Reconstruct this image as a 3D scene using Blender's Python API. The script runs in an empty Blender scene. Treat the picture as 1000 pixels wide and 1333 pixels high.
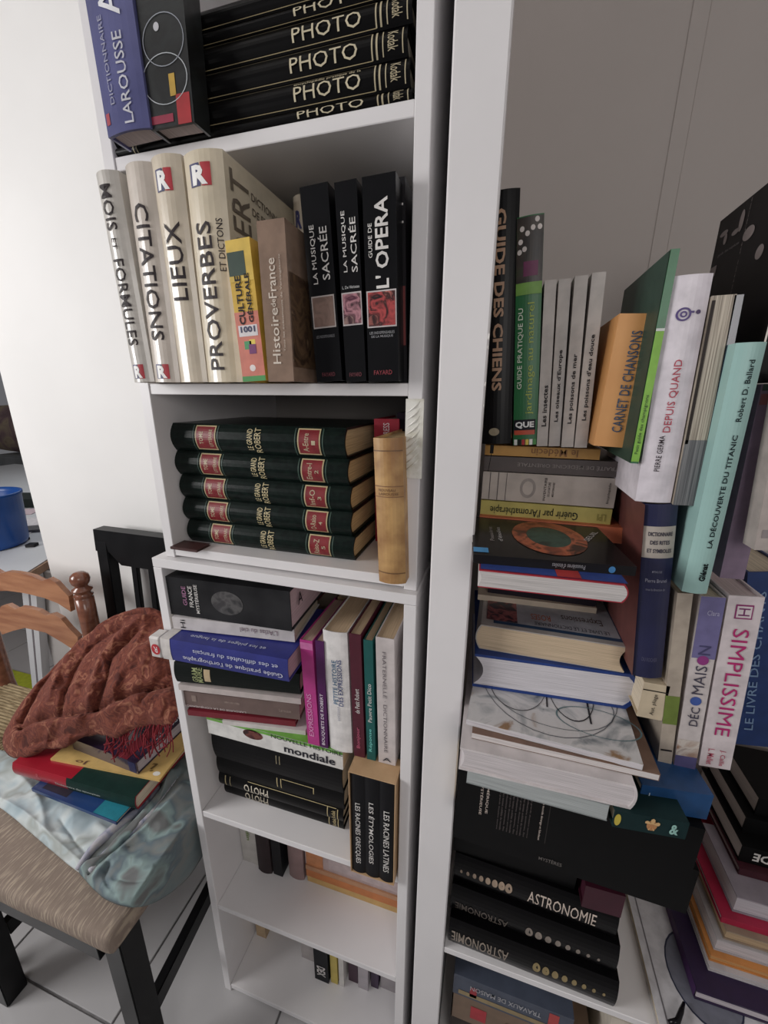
import bpy, bmesh, math, random
from mathutils import Vector, Matrix
random.seed(7)
S = bpy.context.scene
COL = S.collection

# ------------------------------------------------------------------ camera
H0 = 1.375                                   # eye height above the floor datum
FPX = 518.0
RX = Vector((0.95990411, 0.08437867, -0.26732814))
RY = Vector((0.28026812, -0.26906903, 0.92143998))
RZ = Vector((0.00582016, -0.95941758, -0.28192912))
cam_d = bpy.data.cameras.new('camera'); cam = bpy.data.objects.new('camera', cam_d); COL.objects.link(cam)
cam_d.sensor_fit = 'HORIZONTAL'; cam_d.sensor_width = 36.0; cam_d.lens = 36.0 * FPX / 1000.0
cam_d.clip_start = 0.01; cam_d.clip_end = 100
cam.matrix_world = Matrix(((RX[0], -RX[1], -RX[2], 0), (RY[0], -RY[1], -RY[2], 0), (RZ[0], -RZ[1], -RZ[2], H0), (0, 0, 0, 1)))
S.camera = cam

# ------------------------------------------------------------------ world, light, exposure
w = bpy.data.worlds.new('world'); S.world = w; w.use_nodes = True
bg = w.node_tree.nodes['Background']; bg.inputs[0].default_value = (0.93, 0.92, 0.98, 1); bg.inputs[1].default_value = 0.15


def area(name, loc, target, sx, sy, power, col):
    d = bpy.data.lights.new(name, 'AREA'); d.shape = 'RECTANGLE'; d.size = sx; d.size_y = sy; d.energy = power; d.color = col
    o = bpy.data.objects.new(name, d); COL.objects.link(o); o.location = loc
    o.rotation_euler = (Vector(target) - Vector(loc)).to_track_quat('-Z', 'Y').to_euler()
    return o


area('window_daylight', (-2.15, -0.6, 1.65), (-0.4, 0.5, 1.4), 0.9, 0.95, 41, (1.0, 0.985, 0.975))
area('far_room_daylight', (-2.6, 2.2, 2.2), (-2.4, 1.6, 0.6), 1.2, 1.2, 16, (0.93, 0.97, 1.0))
area('front_fill_light', (0.7, -1.5, 1.75), (0.1, 0.5, 1.35), 0.8, 0.8, 11, (1.0, 0.96, 0.93))  # added fill lamp behind the camera, brightens the shelf fronts
S.view_settings.view_transform = 'Standard'; S.view_settings.look = 'None'
S.view_settings.exposure = -0.18; S.view_settings.gamma = 1.0; S.view_settings.use_curve_mapping = False


# ------------------------------------------------------------------ helpers
def ray(u, v):
    a, b, c = u - 500.0, v - 666.5, FPX
    return Vector((RX[0]*a+RX[1]*b+RX[2]*c, RY[0]*a+RY[1]*b+RY[2]*c, RZ[0]*a+RZ[1]*b+RZ[2]*c))


def P(u, v, Y):
    r = ray(u, v); r = r * (Y / r.y); return Vector((r.x, r.y, r.z + H0))


def Pz(u, v, z):                              # z relative to the eye (negative = below)
    r = ray(u, v); r = r * (z / r.z); return Vector((r.x, r.y, r.z + H0))


def lin(c):
    g = 0.3*c[0]+0.59*c[1]+0.11*c[2]; c = tuple(g+(x-g)*0.88 for x in c)
    return tuple(((x/255)/12.92 if x/255 <= 0.04045 else ((x/255+0.055)/1.055)**2.4) for x in c) + (1,)


_m = {}


def mat(c, rough=0.55, kind='plain', spec=0.5, c2=None, scale=60, bump=0.0, axis=None, coat=0):
    key = (tuple(c), rough, kind, spec, tuple(c2) if c2 else None, scale, bump, axis, coat)
    if key in _m: return _m[key]
    m = bpy.data.materials.new('%s_%d' % (kind, len(_m))); m.use_nodes = True
    nt = m.node_tree; b = nt.nodes['Principled BSDF']
    b.inputs['Roughness'].default_value = rough
    b.inputs['Specular IOR Level'].default_value = spec if max(c) > 60 else spec*0.35
    if coat: b.inputs['Coat Weight'].default_value = coat; b.inputs['Coat Roughness'].default_value = 0.12
    tc = nt.nodes.new('ShaderNodeTexCoord'); mp = nt.nodes.new('ShaderNodeMapping')
    nt.links.new(tc.outputs['Object'], mp.inputs[0])
    nz = nt.nodes.new('ShaderNodeTexNoise'); nz.inputs['Scale'].default_value = scale; nz.inputs['Detail'].default_value = 4
    if axis == 'x': mp.inputs['Scale'].default_value = (14, 0.15, 0.15)
    elif axis == 'z': mp.inputs['Scale'].default_value = (0.15, 0.15, 14)
    elif axis == 'y': mp.inputs['Scale'].default_value = (0.15, 14, 0.15)
    elif axis == 'wood': mp.inputs['Scale'].default_value = (0.5, 4, 4)
    nt.links.new(mp.outputs[0], nz.inputs['Vector'])
    cr = nt.nodes.new('ShaderNodeValToRGB')
    a = lin(c); d = lin(c2) if c2 else tuple(x*0.82 for x in a[:3]) + (1,)
    cr.color_ramp.elements[0].color = d; cr.color_ramp.elements[1].color = a
    cr.color_ramp.elements[0].position = 0.35; cr.color_ramp.elements[1].position = 0.62
    nt.links.new(nz.outputs[0], cr.inputs[0]); nt.links.new(cr.outputs[0], b.inputs['Base Color'])
    if bump:
        bp = nt.nodes.new('ShaderNodeBump'); bp.inputs['Strength'].default_value = bump; bp.inputs['Distance'].default_value = 0.001
        nt.links.new(nz.outputs[0], bp.inputs['Height']); nt.links.new(bp.outputs[0], b.inputs['Normal'])
    _m[key] = m
    return m


def mix_mat(name, cols, scale, rough=0.4, detail=5, warp=1.0, stretch=(1, 1, 1), bump=0, coat=0):
    """procedural picture-like print: several colours laid by a noise"""
    m = bpy.data.materials.new(name); m.use_nodes = True; nt = m.node_tree; b = nt.nodes['Principled BSDF']
    b.inputs['Roughness'].default_value = rough
    if coat: b.inputs['Coat Weight'].default_value = coat; b.inputs['Coat Roughness'].default_value = 0.1
    tc = nt.nodes.new('ShaderNodeTexCoord'); mp = nt.nodes.new('ShaderNodeMapping'); mp.inputs['Scale'].default_value = stretch
    nt.links.new(tc.outputs['Object'], mp.inputs[0])
    nz = nt.nodes.new('ShaderNodeTexNoise'); nz.inputs['Scale'].default_value = scale; nz.inputs['Detail'].default_value = detail
    nz.inputs['Distortion'].default_value = warp
    nt.links.new(mp.outputs[0], nz.inputs['Vector'])
    cr = nt.nodes.new('ShaderNodeValToRGB'); els = cr.color_ramp.elements
    n = len(cols)
    while len(els) < n: els.new(0.5)
    for i, c in enumerate(cols):
        els[i].position = 0.32 + 0.36 * i / (n - 1); els[i].color = lin(c)
    nt.links.new(nz.outputs[0], cr.inputs[0]); nt.links.new(cr.outputs[0], b.inputs['Base Color'])
    if bump:
        bp = nt.nodes.new('ShaderNodeBump'); bp.inputs['Strength'].default_value = bump; bp.inputs['Distance'].default_value = 0.002
        nt.links.new(nz.outputs[0], bp.inputs['Height']); nt.links.new(bp.outputs[0], b.inputs['Normal'])
    return m


def link(name, me, parent=None, m=None):
    o = bpy.data.objects.new(name, me); COL.objects.link(o)
    if parent: o.parent = parent
    if m and not me.materials: me.materials.append(m)
    return o


def tag(o, label, cat, group=None):
    o['label'] = label; o['category'] = cat
    if group: o['group'] = group
    return o


def empty(name, loc, label=None, cat=None, group=None):
    o = bpy.data.objects.new(name, None); COL.objects.link(o); o.location = loc; o.empty_display_size = 0.02
    if label: tag(o, label, cat, group)
    return o


def bm_box(bm, x0, x1, y0, y1, z0, z1):
    vs = [bm.verts.new(p) for p in ((x0,y0,z0),(x1,y0,z0),(x1,y1,z0),(x0,y1,z0),(x0,y0,z1),(x1,y0,z1),(x1,y1,z1),(x0,y1,z1))]
    for f in ((0,3,2,1),(4,5,6,7),(0,1,5,4),(1,2,6,5),(2,3,7,6),(3,0,4,7)): bm.faces.new([vs[i] for i in f])


def fin(bm, name, smooth=False):
    bmesh.ops.recalc_face_normals(bm, faces=bm.faces)
    me = bpy.data.meshes.new(name); bm.to_mesh(me); bm.free()
    if smooth:
        for p in me.polygons: p.use_smooth = True
    return me


def box(name, b, m, parent=None, bev=0.0008):
    bm = bmesh.new(); bm_box(bm, *b)
    if bev: bmesh.ops.bevel(bm, geom=list(bm.edges), offset=bev, segments=1, affect='EDGES')
    return link(name, fin(bm, name), parent, m)


def bar(name, a, b, w, d, m, parent=None, up=Vector((0, 1, 0))):
    """a rectangular bar between two points"""
    a, b = Vector(a), Vector(b); ax = (b-a).normalized(); s = ax.cross(up).normalized(); t = s.cross(ax)
    bm = bmesh.new(); vs = []
    for p in (a, b):
        for i, j in ((-1,-1),(1,-1),(1,1),(-1,1)): vs.append(bm.verts.new(p + s*i*w/2 + t*j*d/2))
    for f in ((0,1,2,3),(7,6,5,4),(0,4,5,1),(1,5,6,2),(2,6,7,3),(3,7,4,0)): bm.faces.new([vs[i] for i in f])
    bmesh.ops.bevel(bm, geom=list(bm.edges), offset=0.002, segments=2, affect='EDGES')
    return link(name, fin(bm, name), parent, m)


def prism(name, pts, y0, y1, m, parent=None, smooth=False):
    """polygon of (x,z) pulled along y"""
    bm = bmesh.new()
    f = [bm.verts.new((x, y0, z)) for x, z in pts]; g = [bm.verts.new((x, y1, z)) for x, z in pts]
    bm.faces.new(f); bm.faces.new(g[::-1]); n = len(pts)
    for i in range(n): bm.faces.new((f[i], f[(i+1) % n], g[(i+1) % n], g[i]))
    return link(name, fin(bm, name, smooth), parent, m)


def lathe(name, prof, c, m, parent=None, seg=20, tilt=None):
    bm = bmesh.new(); rings = []
    for r, z in prof: rings.append([bm.verts.new((r*math.cos(2*math.pi*k/seg), r*math.sin(2*math.pi*k/seg), z)) for k in range(seg)])
    for a, b in zip(rings, rings[1:]):
        for k in range(seg): bm.faces.new((a[k], a[(k+1) % seg], b[(k+1) % seg], b[k]))
    bm.faces.new(rings[0][::-1]); bm.faces.new(rings[-1])
    o = link(name, fin(bm, name, True), parent, m); o.location = c
    if tilt: o.rotation_euler = tilt
    return o


def tube_bm(bm, pts, rad, seg=8):
    pts = [Vector(p) for p in pts]; rings = []
    for i, p in enumerate(pts):
        d = (pts[min(i+1, len(pts)-1)] - pts[max(i-1, 0)]).normalized()
        s = d.cross(Vector((0.1, 0.2, 1))).normalized(); t = s.cross(d)
        r = rad[i] if isinstance(rad, (list, tuple)) else rad
        rings.append([bm.verts.new(p + (s*math.cos(2*math.pi*k/seg) + t*math.sin(2*math.pi*k/seg))*r) for k in range(seg)])
    for a, b in zip(rings, rings[1:]):
        for k in range(seg): bm.faces.new((a[k], a[(k+1) % seg], b[(k+1) % seg], b[k]))
    bm.faces.new(rings[0][::-1]); bm.faces.new(rings[-1])


# lettering -----------------------------------------------------------------
_txt = {}


def glyphs(s, bold=0.0):
    k = (s, bold)
    if k not in _txt:
        c = bpy.data.curves.new('lettering', 'FONT'); c.body = s; c.resolution_u = 2; c.offset = bold
        o = bpy.data.objects.new('lettering', c); COL.objects.link(o)
        dg = bpy.context.evaluated_depsgraph_get(); me = bpy.data.meshes.new_from_object(o.evaluated_get(dg))
        vs = [v.co.copy() for v in me.vertices]; fs = [tuple(p.vertices) for p in me.polygons]
        bpy.data.objects.remove(o); bpy.data.curves.remove(c); bpy.data.meshes.remove(me)
        x0 = min(v.x for v in vs); x1 = max(v.x for v in vs); y0 = min(v.y for v in vs); y1 = max(v.y for v in vs)
        _txt[k] = ([((v.x-x0)/(x1-x0)-0.5, (v.y-y0)/(y1-y0)-0.5) for v in vs], fs)
    return _txt[k]


def decorate(root, W, H, D, decor, prof, curved=None):
    """decor items on the faces of a thing whose box is W x D x H with the origin at its lower left front corner"""
    def face(fc, a, b, e):
        if fc == 'front': return (a, prof(a, b) - e, b)
        if fc == 'top': return (a, b, H + e)
        if fc == 'right': return (W + e, a, b)
        if fc == 'left': return (-e, D - a, b)
    dims = {'front': (W, H), 'top': (W, D), 'right': (D, H), 'left': (D, H)}
    for it in decor:
        k, fc = it[0], it[1]; A, B = dims[fc]
        bm = bmesh.new()
        if k == 't':
            _, _, s, cx, cy, tw, th, rot, col = it[:9]; bold = it[9] if len(it) > 9 else 0.006
            vs, fs = glyphs(s, bold)
            R = math.radians(rot); side = abs(math.sin(R)) > 0.7
            lw = tw * (B if side else A); lh = th * (A if side else B)
            out = []
            for x, y in vs:
                x *= lw; y *= lh
                out.append(bm.verts.new((cx*A + x*math.cos(R) - y*math.sin(R), cy*B + x*math.sin(R) + y*math.cos(R), 0)))
            for f in fs:
                try: bm.faces.new([out[i] for i in f])
                except ValueError: pass
            if curved and fc == 'front':
                for q in range(1, 8):
                    co_, no_ = ((A*q/8, 0, 0), (1, 0, 0)) if curved == 'x' else ((0, B*q/8, 0), (0, 1, 0))
                    bmesh.ops.bisect_plane(bm, geom=bm.verts[:]+bm.edges[:]+bm.faces[:], dist=1e-6, plane_co=co_, plane_no=no_)
            for v_ in bm.verts: v_.co = face(fc, v_.co.x, v_.co.y, 0.0009)
            me = bpy.data.meshes.new('lettering'); bm.to_mesh(me); bm.free()
            link('lettering', me, root, mat(col, 0.5))
        else:
            _, _, cx, cy, rw, rh, col = it[:7]
            n = 10; m = col if not isinstance(col, tuple) else mat(col, 0.5)
            e = it[7] if len(it) > 7 else 0.0005
            if k == 'r':
                g = [[bm.verts.new(face(fc, (cx + rw*(i/n-0.5))*A, (cy + rh*(j/n-0.5))*B, e)) for j in range(n+1)] for i in range(n+1)]
                for i in range(n):
                    for j in range(n): bm.faces.new((g[i][j], g[i+1][j], g[i+1][j+1], g[i][j+1]))
                nm = 'label_panel'
            elif k == 'e':
                q = [bm.verts.new(face(fc, cx*A + rw*A/2*math.cos(t*math.pi/14), cy*B + rh*B/2*math.sin(t*math.pi/14), e)) for t in range(28)]
                bm.faces.new(q); nm = 'printed_disc'
            elif k == 'o':
                th = it[8] if len(it) > 8 else 0.75
                q = [[bm.verts.new(face(fc, cx*A + s*rw*A/2*math.cos(t*math.pi/16), cy*B + s*rh*B/2*math.sin(t*math.pi/16), e)) for t in range(32)] for s in (1, th)]
                for t in range(32): bm.faces.new((q[0][t], q[0][(t+1) % 32], q[1][(t+1) % 32], q[1][t]))
                nm = 'printed_ring'
            me = bpy.data.meshes.new(nm); bm.to_mesh(me); bm.free(); link(nm, me, root, m)


def book(label, O, W, H, D, mode='stand', cov=(60, 60, 60), pg=(222, 206, 180), board=0.0025, inset=0.003, bulge=0.0,
         decor=(), roll=0, yaw=0, group=None, rough=0.5, cat='book', concave=0.0, name='book', pitch=0):
    """a book: cover (boards and spine in one piece) and page block; box W x D x H"""
    root = empty(name, O, label, cat, group)
    root.rotation_euler = (Matrix.Rotation(yaw, 3, 'Z') @ Matrix.Rotation(roll, 3, 'Y') @ Matrix.Rotation(pitch, 3, 'X')).to_euler()
    if mode == 'stand': T, Dd, L = W, D, H; f = lambda t, d, l: (t, d, l); ax = 'x'
    elif mode == 'stand_fore': T, Dd, L = W, D, H; f = lambda t, d, l: (t, D-d, l); ax = 'x'
    elif mode == 'lie': T, Dd, L = H, D, W; f = lambda t, d, l: (l, d, t); ax = 'z'
    elif mode == 'fore': T, Dd, L = H, D, W; f = lambda t, d, l: (l, D-d, t); ax = 'z'
    elif mode == 'headR': T, Dd, L = H, W, D; f = lambda t, d, l: (W-d, l, t); ax = 'z'
    elif mode == 'headL': T, Dd, L = H, W, D; f = lambda t, d, l: (d, l, t); ax = 'z'
    c = min(board, T*0.3); n = 8
    prof = [(T*i/n, bulge*(2*i/n-1)**2) for i in range(n+1)]
    outer = [(0, Dd)] + prof + [(T, Dd)]
    inner = [(T-c, Dd)] + [(c+(T-2*c)*(1-i/n), bulge*(2*i/n-1)**2+c) for i in range(n+1)] + [(c, Dd)]
    def ext(poly, l0, l1):
        bm = bmesh.new(); a = [bm.verts.new(f(t, d, l0)) for t, d in poly]; b = [bm.verts.new(f(t, d, l1)) for t, d in poly]
        k = len(poly)
        for i in range(k): bm.faces.new((a[i], a[(i+1) % k], b[(i+1) % k], b[i]))
        return bm, a, b
    bm, a, b = ext(outer + inner, 0, L)
    no = len(outer); ni = len(inner)
    for q in (a, b):
        for i in range(no-1): bm.faces.new((q[i], q[i+1], q[no+ni-2-i], q[no+ni-1-i]))
    cm = mat(cov, rough, scale=35) if isinstance(cov, tuple) else cov
    link('cover', fin(bm, 'cover'), root, cm)
    ins = inset
    pp = [(c+(T-2*c)*i/n, bulge*(2*i/n-1)**2+c) for i in range(n+1)] + [(c+(T-2*c)*(1-i/n), Dd-ins-concave*(1-(2*i/n-1)**2)) for i in range(n+1)]
    bm, a, b = ext(pp, ins, L-ins); 
    for q in (a, b):
        for i in range(n): bm.faces.new((q[i], q[i+1], q[2*n-i], q[2*n+1-i]))
    link('page_block', fin(bm, 'page_block'), root, mat(pg, 0.8, 'pages', 0.2, c2=tuple(int(x*0.86) for x in pg), scale=90, axis=ax, bump=0.3))
    if bulge and mode == 'stand': pf = lambda x, z: bulge*(2*x/W-1)**2
    elif bulge and mode == 'lie': pf = lambda x, z: bulge*(2*z/H-1)**2
    else: pf = lambda x, z: 0.0
    decorate(root, W, H, D, decor, pf, {'stand': 'x', 'lie': 'z'}.get(mode) if bulge else None)
    return root


def stand(label, bl, br, tl, Y, D=0.15, rest=None, **k):
    a, b, c = P(*bl, Y), P(*br, Y), P(*tl, Y)
    v = Vector((c.x-a.x, 0, c.z-a.z)); u = b-a; roll = math.atan2(v.x, v.z); h = v.length
    wv = abs(u.x*math.cos(roll) - u.z*math.sin(roll))
    O = a.copy()
    if rest is not None: O.z = rest + H0 + max(0, math.sin(roll))*wv
    return book(label, O, wv, h, D, k.pop('mode', 'stand'), roll=roll, **k)


def lie(label, bl, br, tl, Y=None, z=None, D=0.15, xmin=None, **k):
    """front lower left / right and upper left corners in the photograph's pixels; z = height of its base relative to the eye"""
    if z is not None: a, b = Pz(*bl, z), Pz(*br, z)
    else:
        a, b = P(*bl, Y), P(*br, Y)
    yaw = math.atan2(b.y-a.y, b.x-a.x) if z is not None else 0
    roll = 0 if z is not None else k.pop('roll', -math.atan2(b.z-a.z, b.x-a.x))
    if xmin is None and a.x > -0.06 and a.y > 0.445 and a.x < -0.0195: xmin = -0.0195 + max(0, math.sin(yaw))*D
    c = P(*tl, a.y)
    if xmin is not None and a.x < xmin: a = a + (b-a)*((xmin-a.x)/(b.x-a.x))
    h = k.pop('h', None) or abs(c.z-a.z)
    return book(label, a, (b-a).length, h, D, k.pop('mode', 'lie'), roll=roll, yaw=yaw, **k), h


# ------------------------------------------------------------------ palette
WHITE_LAM = mat((226, 223, 224), 0.38, 'white_laminate', 0.4, c2=(221, 218, 219), scale=6)
WALLM = mat((226, 224, 222), 0.62, 'painted_wall', 0.3, c2=(221, 219, 217), scale=3, bump=0.02)
HONEYD = mat((136, 82, 60), 0.25, 'varnished_turned_wood', 0.5, c2=(112, 64, 46), scale=14, axis='wood', coat=0.4)
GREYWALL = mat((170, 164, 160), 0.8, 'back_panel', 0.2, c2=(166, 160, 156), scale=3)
BLACKW = mat((22, 22, 24), 0.35, 'black_lacquer', 0.5, c2=(16, 16, 18), scale=20)
HONEY = mat((176, 120, 84), 0.28, 'varnished_wood', 0.5, c2=(148, 92, 62), scale=14, axis='wood', coat=0.3)
GOLD = (190, 176, 142); CREAM = (226, 216, 196); INK = (40, 36, 40); OFFW = (222, 218, 214)
FL = H0 - 1.36                                # floor height

# ------------------------------------------------------------------ setting
fl = box('floor', (-6.2, 1.5, -1.6, 4.2, FL-0.06, FL-0.004), mat((120, 118, 118), 0.8, 'grout', c2=(96, 94, 94), scale=40)); fl['kind'] = 'structure'
TILE = mat((184, 182, 183), 0.3, 'floor_tile', 0.5, c2=(176, 174, 175), scale=4)
bm = bmesh.new(); bm_box(bm, 0.0025, 0.3505, 0.0025, 0.3505, FL-0.008, FL)
bmesh.ops.bevel(bm, geom=[e for e in bm.edges], offset=0.0012, segments=1, affect='EDGES'); tme = fin(bm, 'tile'); tme.materials.append(TILE)
for i in range(-11, 4):
    for j in range(-5, 11):
        t = bpy.data.objects.new('tile', tme); COL.objects.link(t); t.parent = fl; t.location = (-0.729+0.353*i, 0.341+0.353*j, 0)
def struct(name, b, m):
    o = box(name, b, m, bev=0.004); o['kind'] = 'structure'; return o
WY = 0.83
struct('wall_back', (-1.365, 1.5, WY, WY+0.12, FL, 2.9), WALLM)
struct('wall_right', (1.5, 1.6, -1.6, WY+0.12, FL, 2.9), WALLM)
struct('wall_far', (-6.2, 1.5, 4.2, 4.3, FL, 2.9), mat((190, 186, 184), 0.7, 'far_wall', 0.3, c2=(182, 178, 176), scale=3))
struct('ceiling', (-6.2, 1.6, -1.6, 4.3, 2.9, 3.0), WALLM)
bs = box('baseboard_back', (-1.365, -0.60, WY-0.012, WY, FL, FL+0.075), mat((190, 186, 182), 0.5)); bs['kind'] = 'structure'

# ------------------------------------------------------------------ left bookcase, lower unit
def unit(name, label, x0, x1, y0, y1, z0, z1, shelves, t=0.017, st=0.014, back=GREYWALL):
    r = empty(name, ((x0+x1)/2, (y0+y1)/2, z0+H0), label, 'bookcase')
    def pb(n, b, m=WHITE_LAM):
        o = box(n, (b[0]-r.location.x, b[1]-r.location.x, b[2]-r.location.y, b[3]-r.location.y, b[4]-z0, b[5]-z0), m, r); return o
    pb('side_panel', (x0, x0+t, y0, y1, z0, z1)); pb('side_panel', (x1-t, x1, y0, y1, z0, z1))
    pb('back_panel', (x0+t, x1-t, y1-0.006, y1, z0, z1-0.001), back)
    for s in shelves: pb('shelf', (x0+t+0.0003, x1-t-0.0003, y0+0.0015, y1-0.0065, s-st, s))
    return r, pb


r, pb = unit('bookcase', 'low narrow white bookcase under the overhanging one, with half empty shelves near the floor', -0.522, -0.089, 0.463, 0.815, -1.359, -0.268,
             [-0.79, -1.061, -1.337])
pb('top_board', (-0.522, -0.089, 0.463, 0.815, -0.2675, -0.252))
pb('plinth', (-0.504, -0.107, 0.475, 0.485, -1.359, -1.352))
r, pb = unit('bookcase', 'narrow white bookcase standing on top of the low one, filled with dictionaries', -0.503, -0.092, 0.474, 0.815, -0.2515, 1.1,
             [-0.234, 0.0135, 0.2785, 0.70], st=0.0145)
# torn stretch film on its right edge
fm = mat((232, 230, 222), 0.25, 'plastic_film', 0.6, c2=(200, 196, 180), scale=60, bump=0.8)
fr = empty('plastic_wrap', P(541, 520, 0.47), 'crumpled clear plastic film wrapped round the edge of the upper white bookcase', 'plastic film')
bm = bmesh.new(); ox = fr.location
for k in range(9):
    z = -0.012 - 0.0085*k + H0
    tube_bm(bm, [(-0.1095-ox.x, 0.4725-ox.y, z-0.008-ox.z), (-0.1-ox.x, 0.471-ox.y, z-0.001-ox.z), (-0.0935-ox.x, 0.4725-ox.y, z+0.006-ox.z)], 0.0011, 6)
link('film_folds', fin(bm, 'film', True), fr, fm)
bm = bmesh.new(); bm_box(bm, -0.111-ox.x, -0.0895-ox.x, 0.4715-ox.y, 0.4735-ox.y, -0.098+H0-ox.z, -0.004+H0-ox.z); link('film_sheet', fin(bm, 'film'), fr, fm)

# ------------------------------------------------------------------ right bookcase
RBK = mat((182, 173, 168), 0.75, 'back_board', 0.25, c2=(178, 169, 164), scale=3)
r = empty('bookcase', (0.5, 0.63, FL), 'tall wide white bookcase at the right with a broad front board', 'bookcase')
def rb(n, b, m=WHITE_LAM, bev=0.0008): return box(n, (b[0]-0.5, b[1]-0.5, b[2]-0.63, b[3]-0.63, b[4]+H0-FL, b[5]+H0-FL), m, r, bev)
rb('front_board', (-0.0722, -0.0212, 0.4615, 0.4795, -1.36, 1.2), bev=0.0018)
rb('side_panel', (-0.0722, -0.0542, 0.48, 0.80, -1.36, 1.2))
rb('side_panel', (0.98, 0.998, 0.463, 0.80, -1.36, 1.2))
rb('back_panel', (-0.0535, 0.979, 0.80, 0.806, -1.36, 1.2), RBK)
rb('batten', (0.200, 0.222, 0.7994, 0.7999, -0.919, 1.2), RBK)
rb('shelf', (-0.0205, 0.979, 0.463, 0.7975, -0.933, -0.92))
rb('shelf', (-0.0205, 0.979, 0.463, 0.7975, -1.233, -1.22))
# chipped laminate on the front board
bm = bmesh.new()
for (v, s) in ((438, 1.0), (452, 0.6), (500, 0.8), (528, 0.5)):
    p = P(640, v, 0.461); bmesh.ops.create_icosphere(bm, subdivisions=1, radius=0.0016*s, matrix=Matrix.Translation((-0.0214-0.5, 0.4612-0.63, p.z-FL)) @ Matrix.Diagonal((0.7, 0.7, 2.4, 1)))
link('chipped_edge', fin(bm, 'chip'), r, mat((238, 234, 230), 0.8))

# ------------------------------------------------------------------ TOP SHELF (upper unit)
PH = (9, 8, 9)
zz = 0.2785
edges = [153, 121, 81, 39, -1, -24, -58]
for i in range(6):
    z0 = P(447, edges[i], 0.470).z - H0; z1 = P(447, edges[i+1], 0.470).z - H0
    if i == 0: z0 = zz
    W = 0.372; H = z1 - z0 - 0.0006; xoff = (0, -0.003, -0.006, -0.002, 0.001, 0)[i]
    where = ['lowest of the black stack above the cream dictionaries', 'second from bottom of the top-shelf stack, small line above its title',
             'third from bottom of the stack on the top shelf', 'fourth from bottom of the stack on the top shelf',
             'fifth from bottom of the top-shelf stack, near the picture edge', 'topmost of the stack on the top shelf'][i]
    d = [('t', 'front', 'PHOTO', 0.765, 0.47, 0.20, 0.52, 0, (204, 192, 160), 0.0),
         ('r', 'front', 0.905, 0.5, 0.004, 0.86, GOLD), ('r', 'front', 0.918, 0.5, 0.005, 0.86, GOLD), ('r', 'front', 0.935, 0.5, 0.003, 0.8, GOLD),
         ('t', 'front', 'Kodak', 0.962, 0.5, 0.6, 0.028, -90, GOLD), ('r', 'front', 0.988, 0.5, 0.003, 0.8, GOLD),
         ('r', 'front', 0.49, 0.07, 0.83, 0.022, (170, 152, 110)), ('r', 'front', 0.49, 0.93, 0.83, 0.022, (120, 108, 84)),
         ('r', 'front', 0.075, 0.5, 0.004, 0.86, (150, 138, 110)), ('r', 'front', 0.088, 0.5, 0.003, 0.86, (150, 138, 110))]
    if i == 1: d.append(('t', 'front', 'encyclopédie pratique de la', 0.765, 0.82, 0.2, 0.14, 0, GOLD))
    book('black photography volume, ' + where, Vector((-0.484+xoff, 0.476, z0+H0)), W, H, 0.23, 'lie', PH, (200, 190, 170), bulge=0.005, decor=d, group='black photography encyclopaedia volumes on the top shelf', rough=0.35)
# large bilingual dictionary leaning in front of them
art = mix_mat('dictionary_print', [(12, 12, 14), (16, 18, 18), (26, 30, 30), (12, 12, 16), (18, 18, 20)], 22, coat=0.6)
stand('large dictionary with blue-violet spine in glossy film, cut by the top edge', (139, 190), (195, 185), (100, -40), 0.440, D=0.032, rest=0.2788, cov=mat((96, 98, 150), 0.22, c2=(78, 80, 128), scale=12, coat=0.7),
      bulge=0.004, pg=(196, 180, 178), board=0.003,
      decor=[('t', 'front', 'LAROUSSE', 0.62, 0.30, 0.52, 0.20, 90, (200, 200, 210)), ('t', 'front', 'An', 0.55, 0.78, 0.28, 0.42, 90, (235, 235, 240)),
             ('t', 'front', 'DICTIONNAIRE', 0.3, 0.42, 0.5, 0.1, 90, (150, 150, 175)), ('r', 'front', 0.1, 0.1, 0.1, 0.07, (170, 30, 50))])
b = stand('dark glossy cover of the bilingual dictionary with red and yellow pencils', (199, 187), (257, 197), (172, -40), 0.447, D=0.026, rest=0.2788, cov=art, pg=(196, 180, 178), board=0.003,
      decor=[('t', 'front', 'nglais', 0.55, 0.80, 0.62, 0.11, -35, (215, 215, 225)), ('r', 'front', 0.8, 0.09, 0.3, 0.18, (176, 34, 40)), ('r', 'front', 0.6, 0.24, 0.13, 0.13, (190, 150, 50)),
             ('o', 'front', 0.45, 0.28, 1.0, 0.3, (180, 185, 190), 0.0007, 0.965), ('o', 'front', 0.5, 0.5, 0.9, 0.3, (150, 155, 165), 0.0007, 0.965), ('e', 'front', 0.38, 0.58, 0.12, 0.05, (190, 190, 195)),
             ('r', 'front', 0.3, 0.05, 0.5, 0.05, (150, 30, 60))])
b['label'] = 'dark glossy illustrated dictionary between the violet spine and the black volumes'

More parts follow.
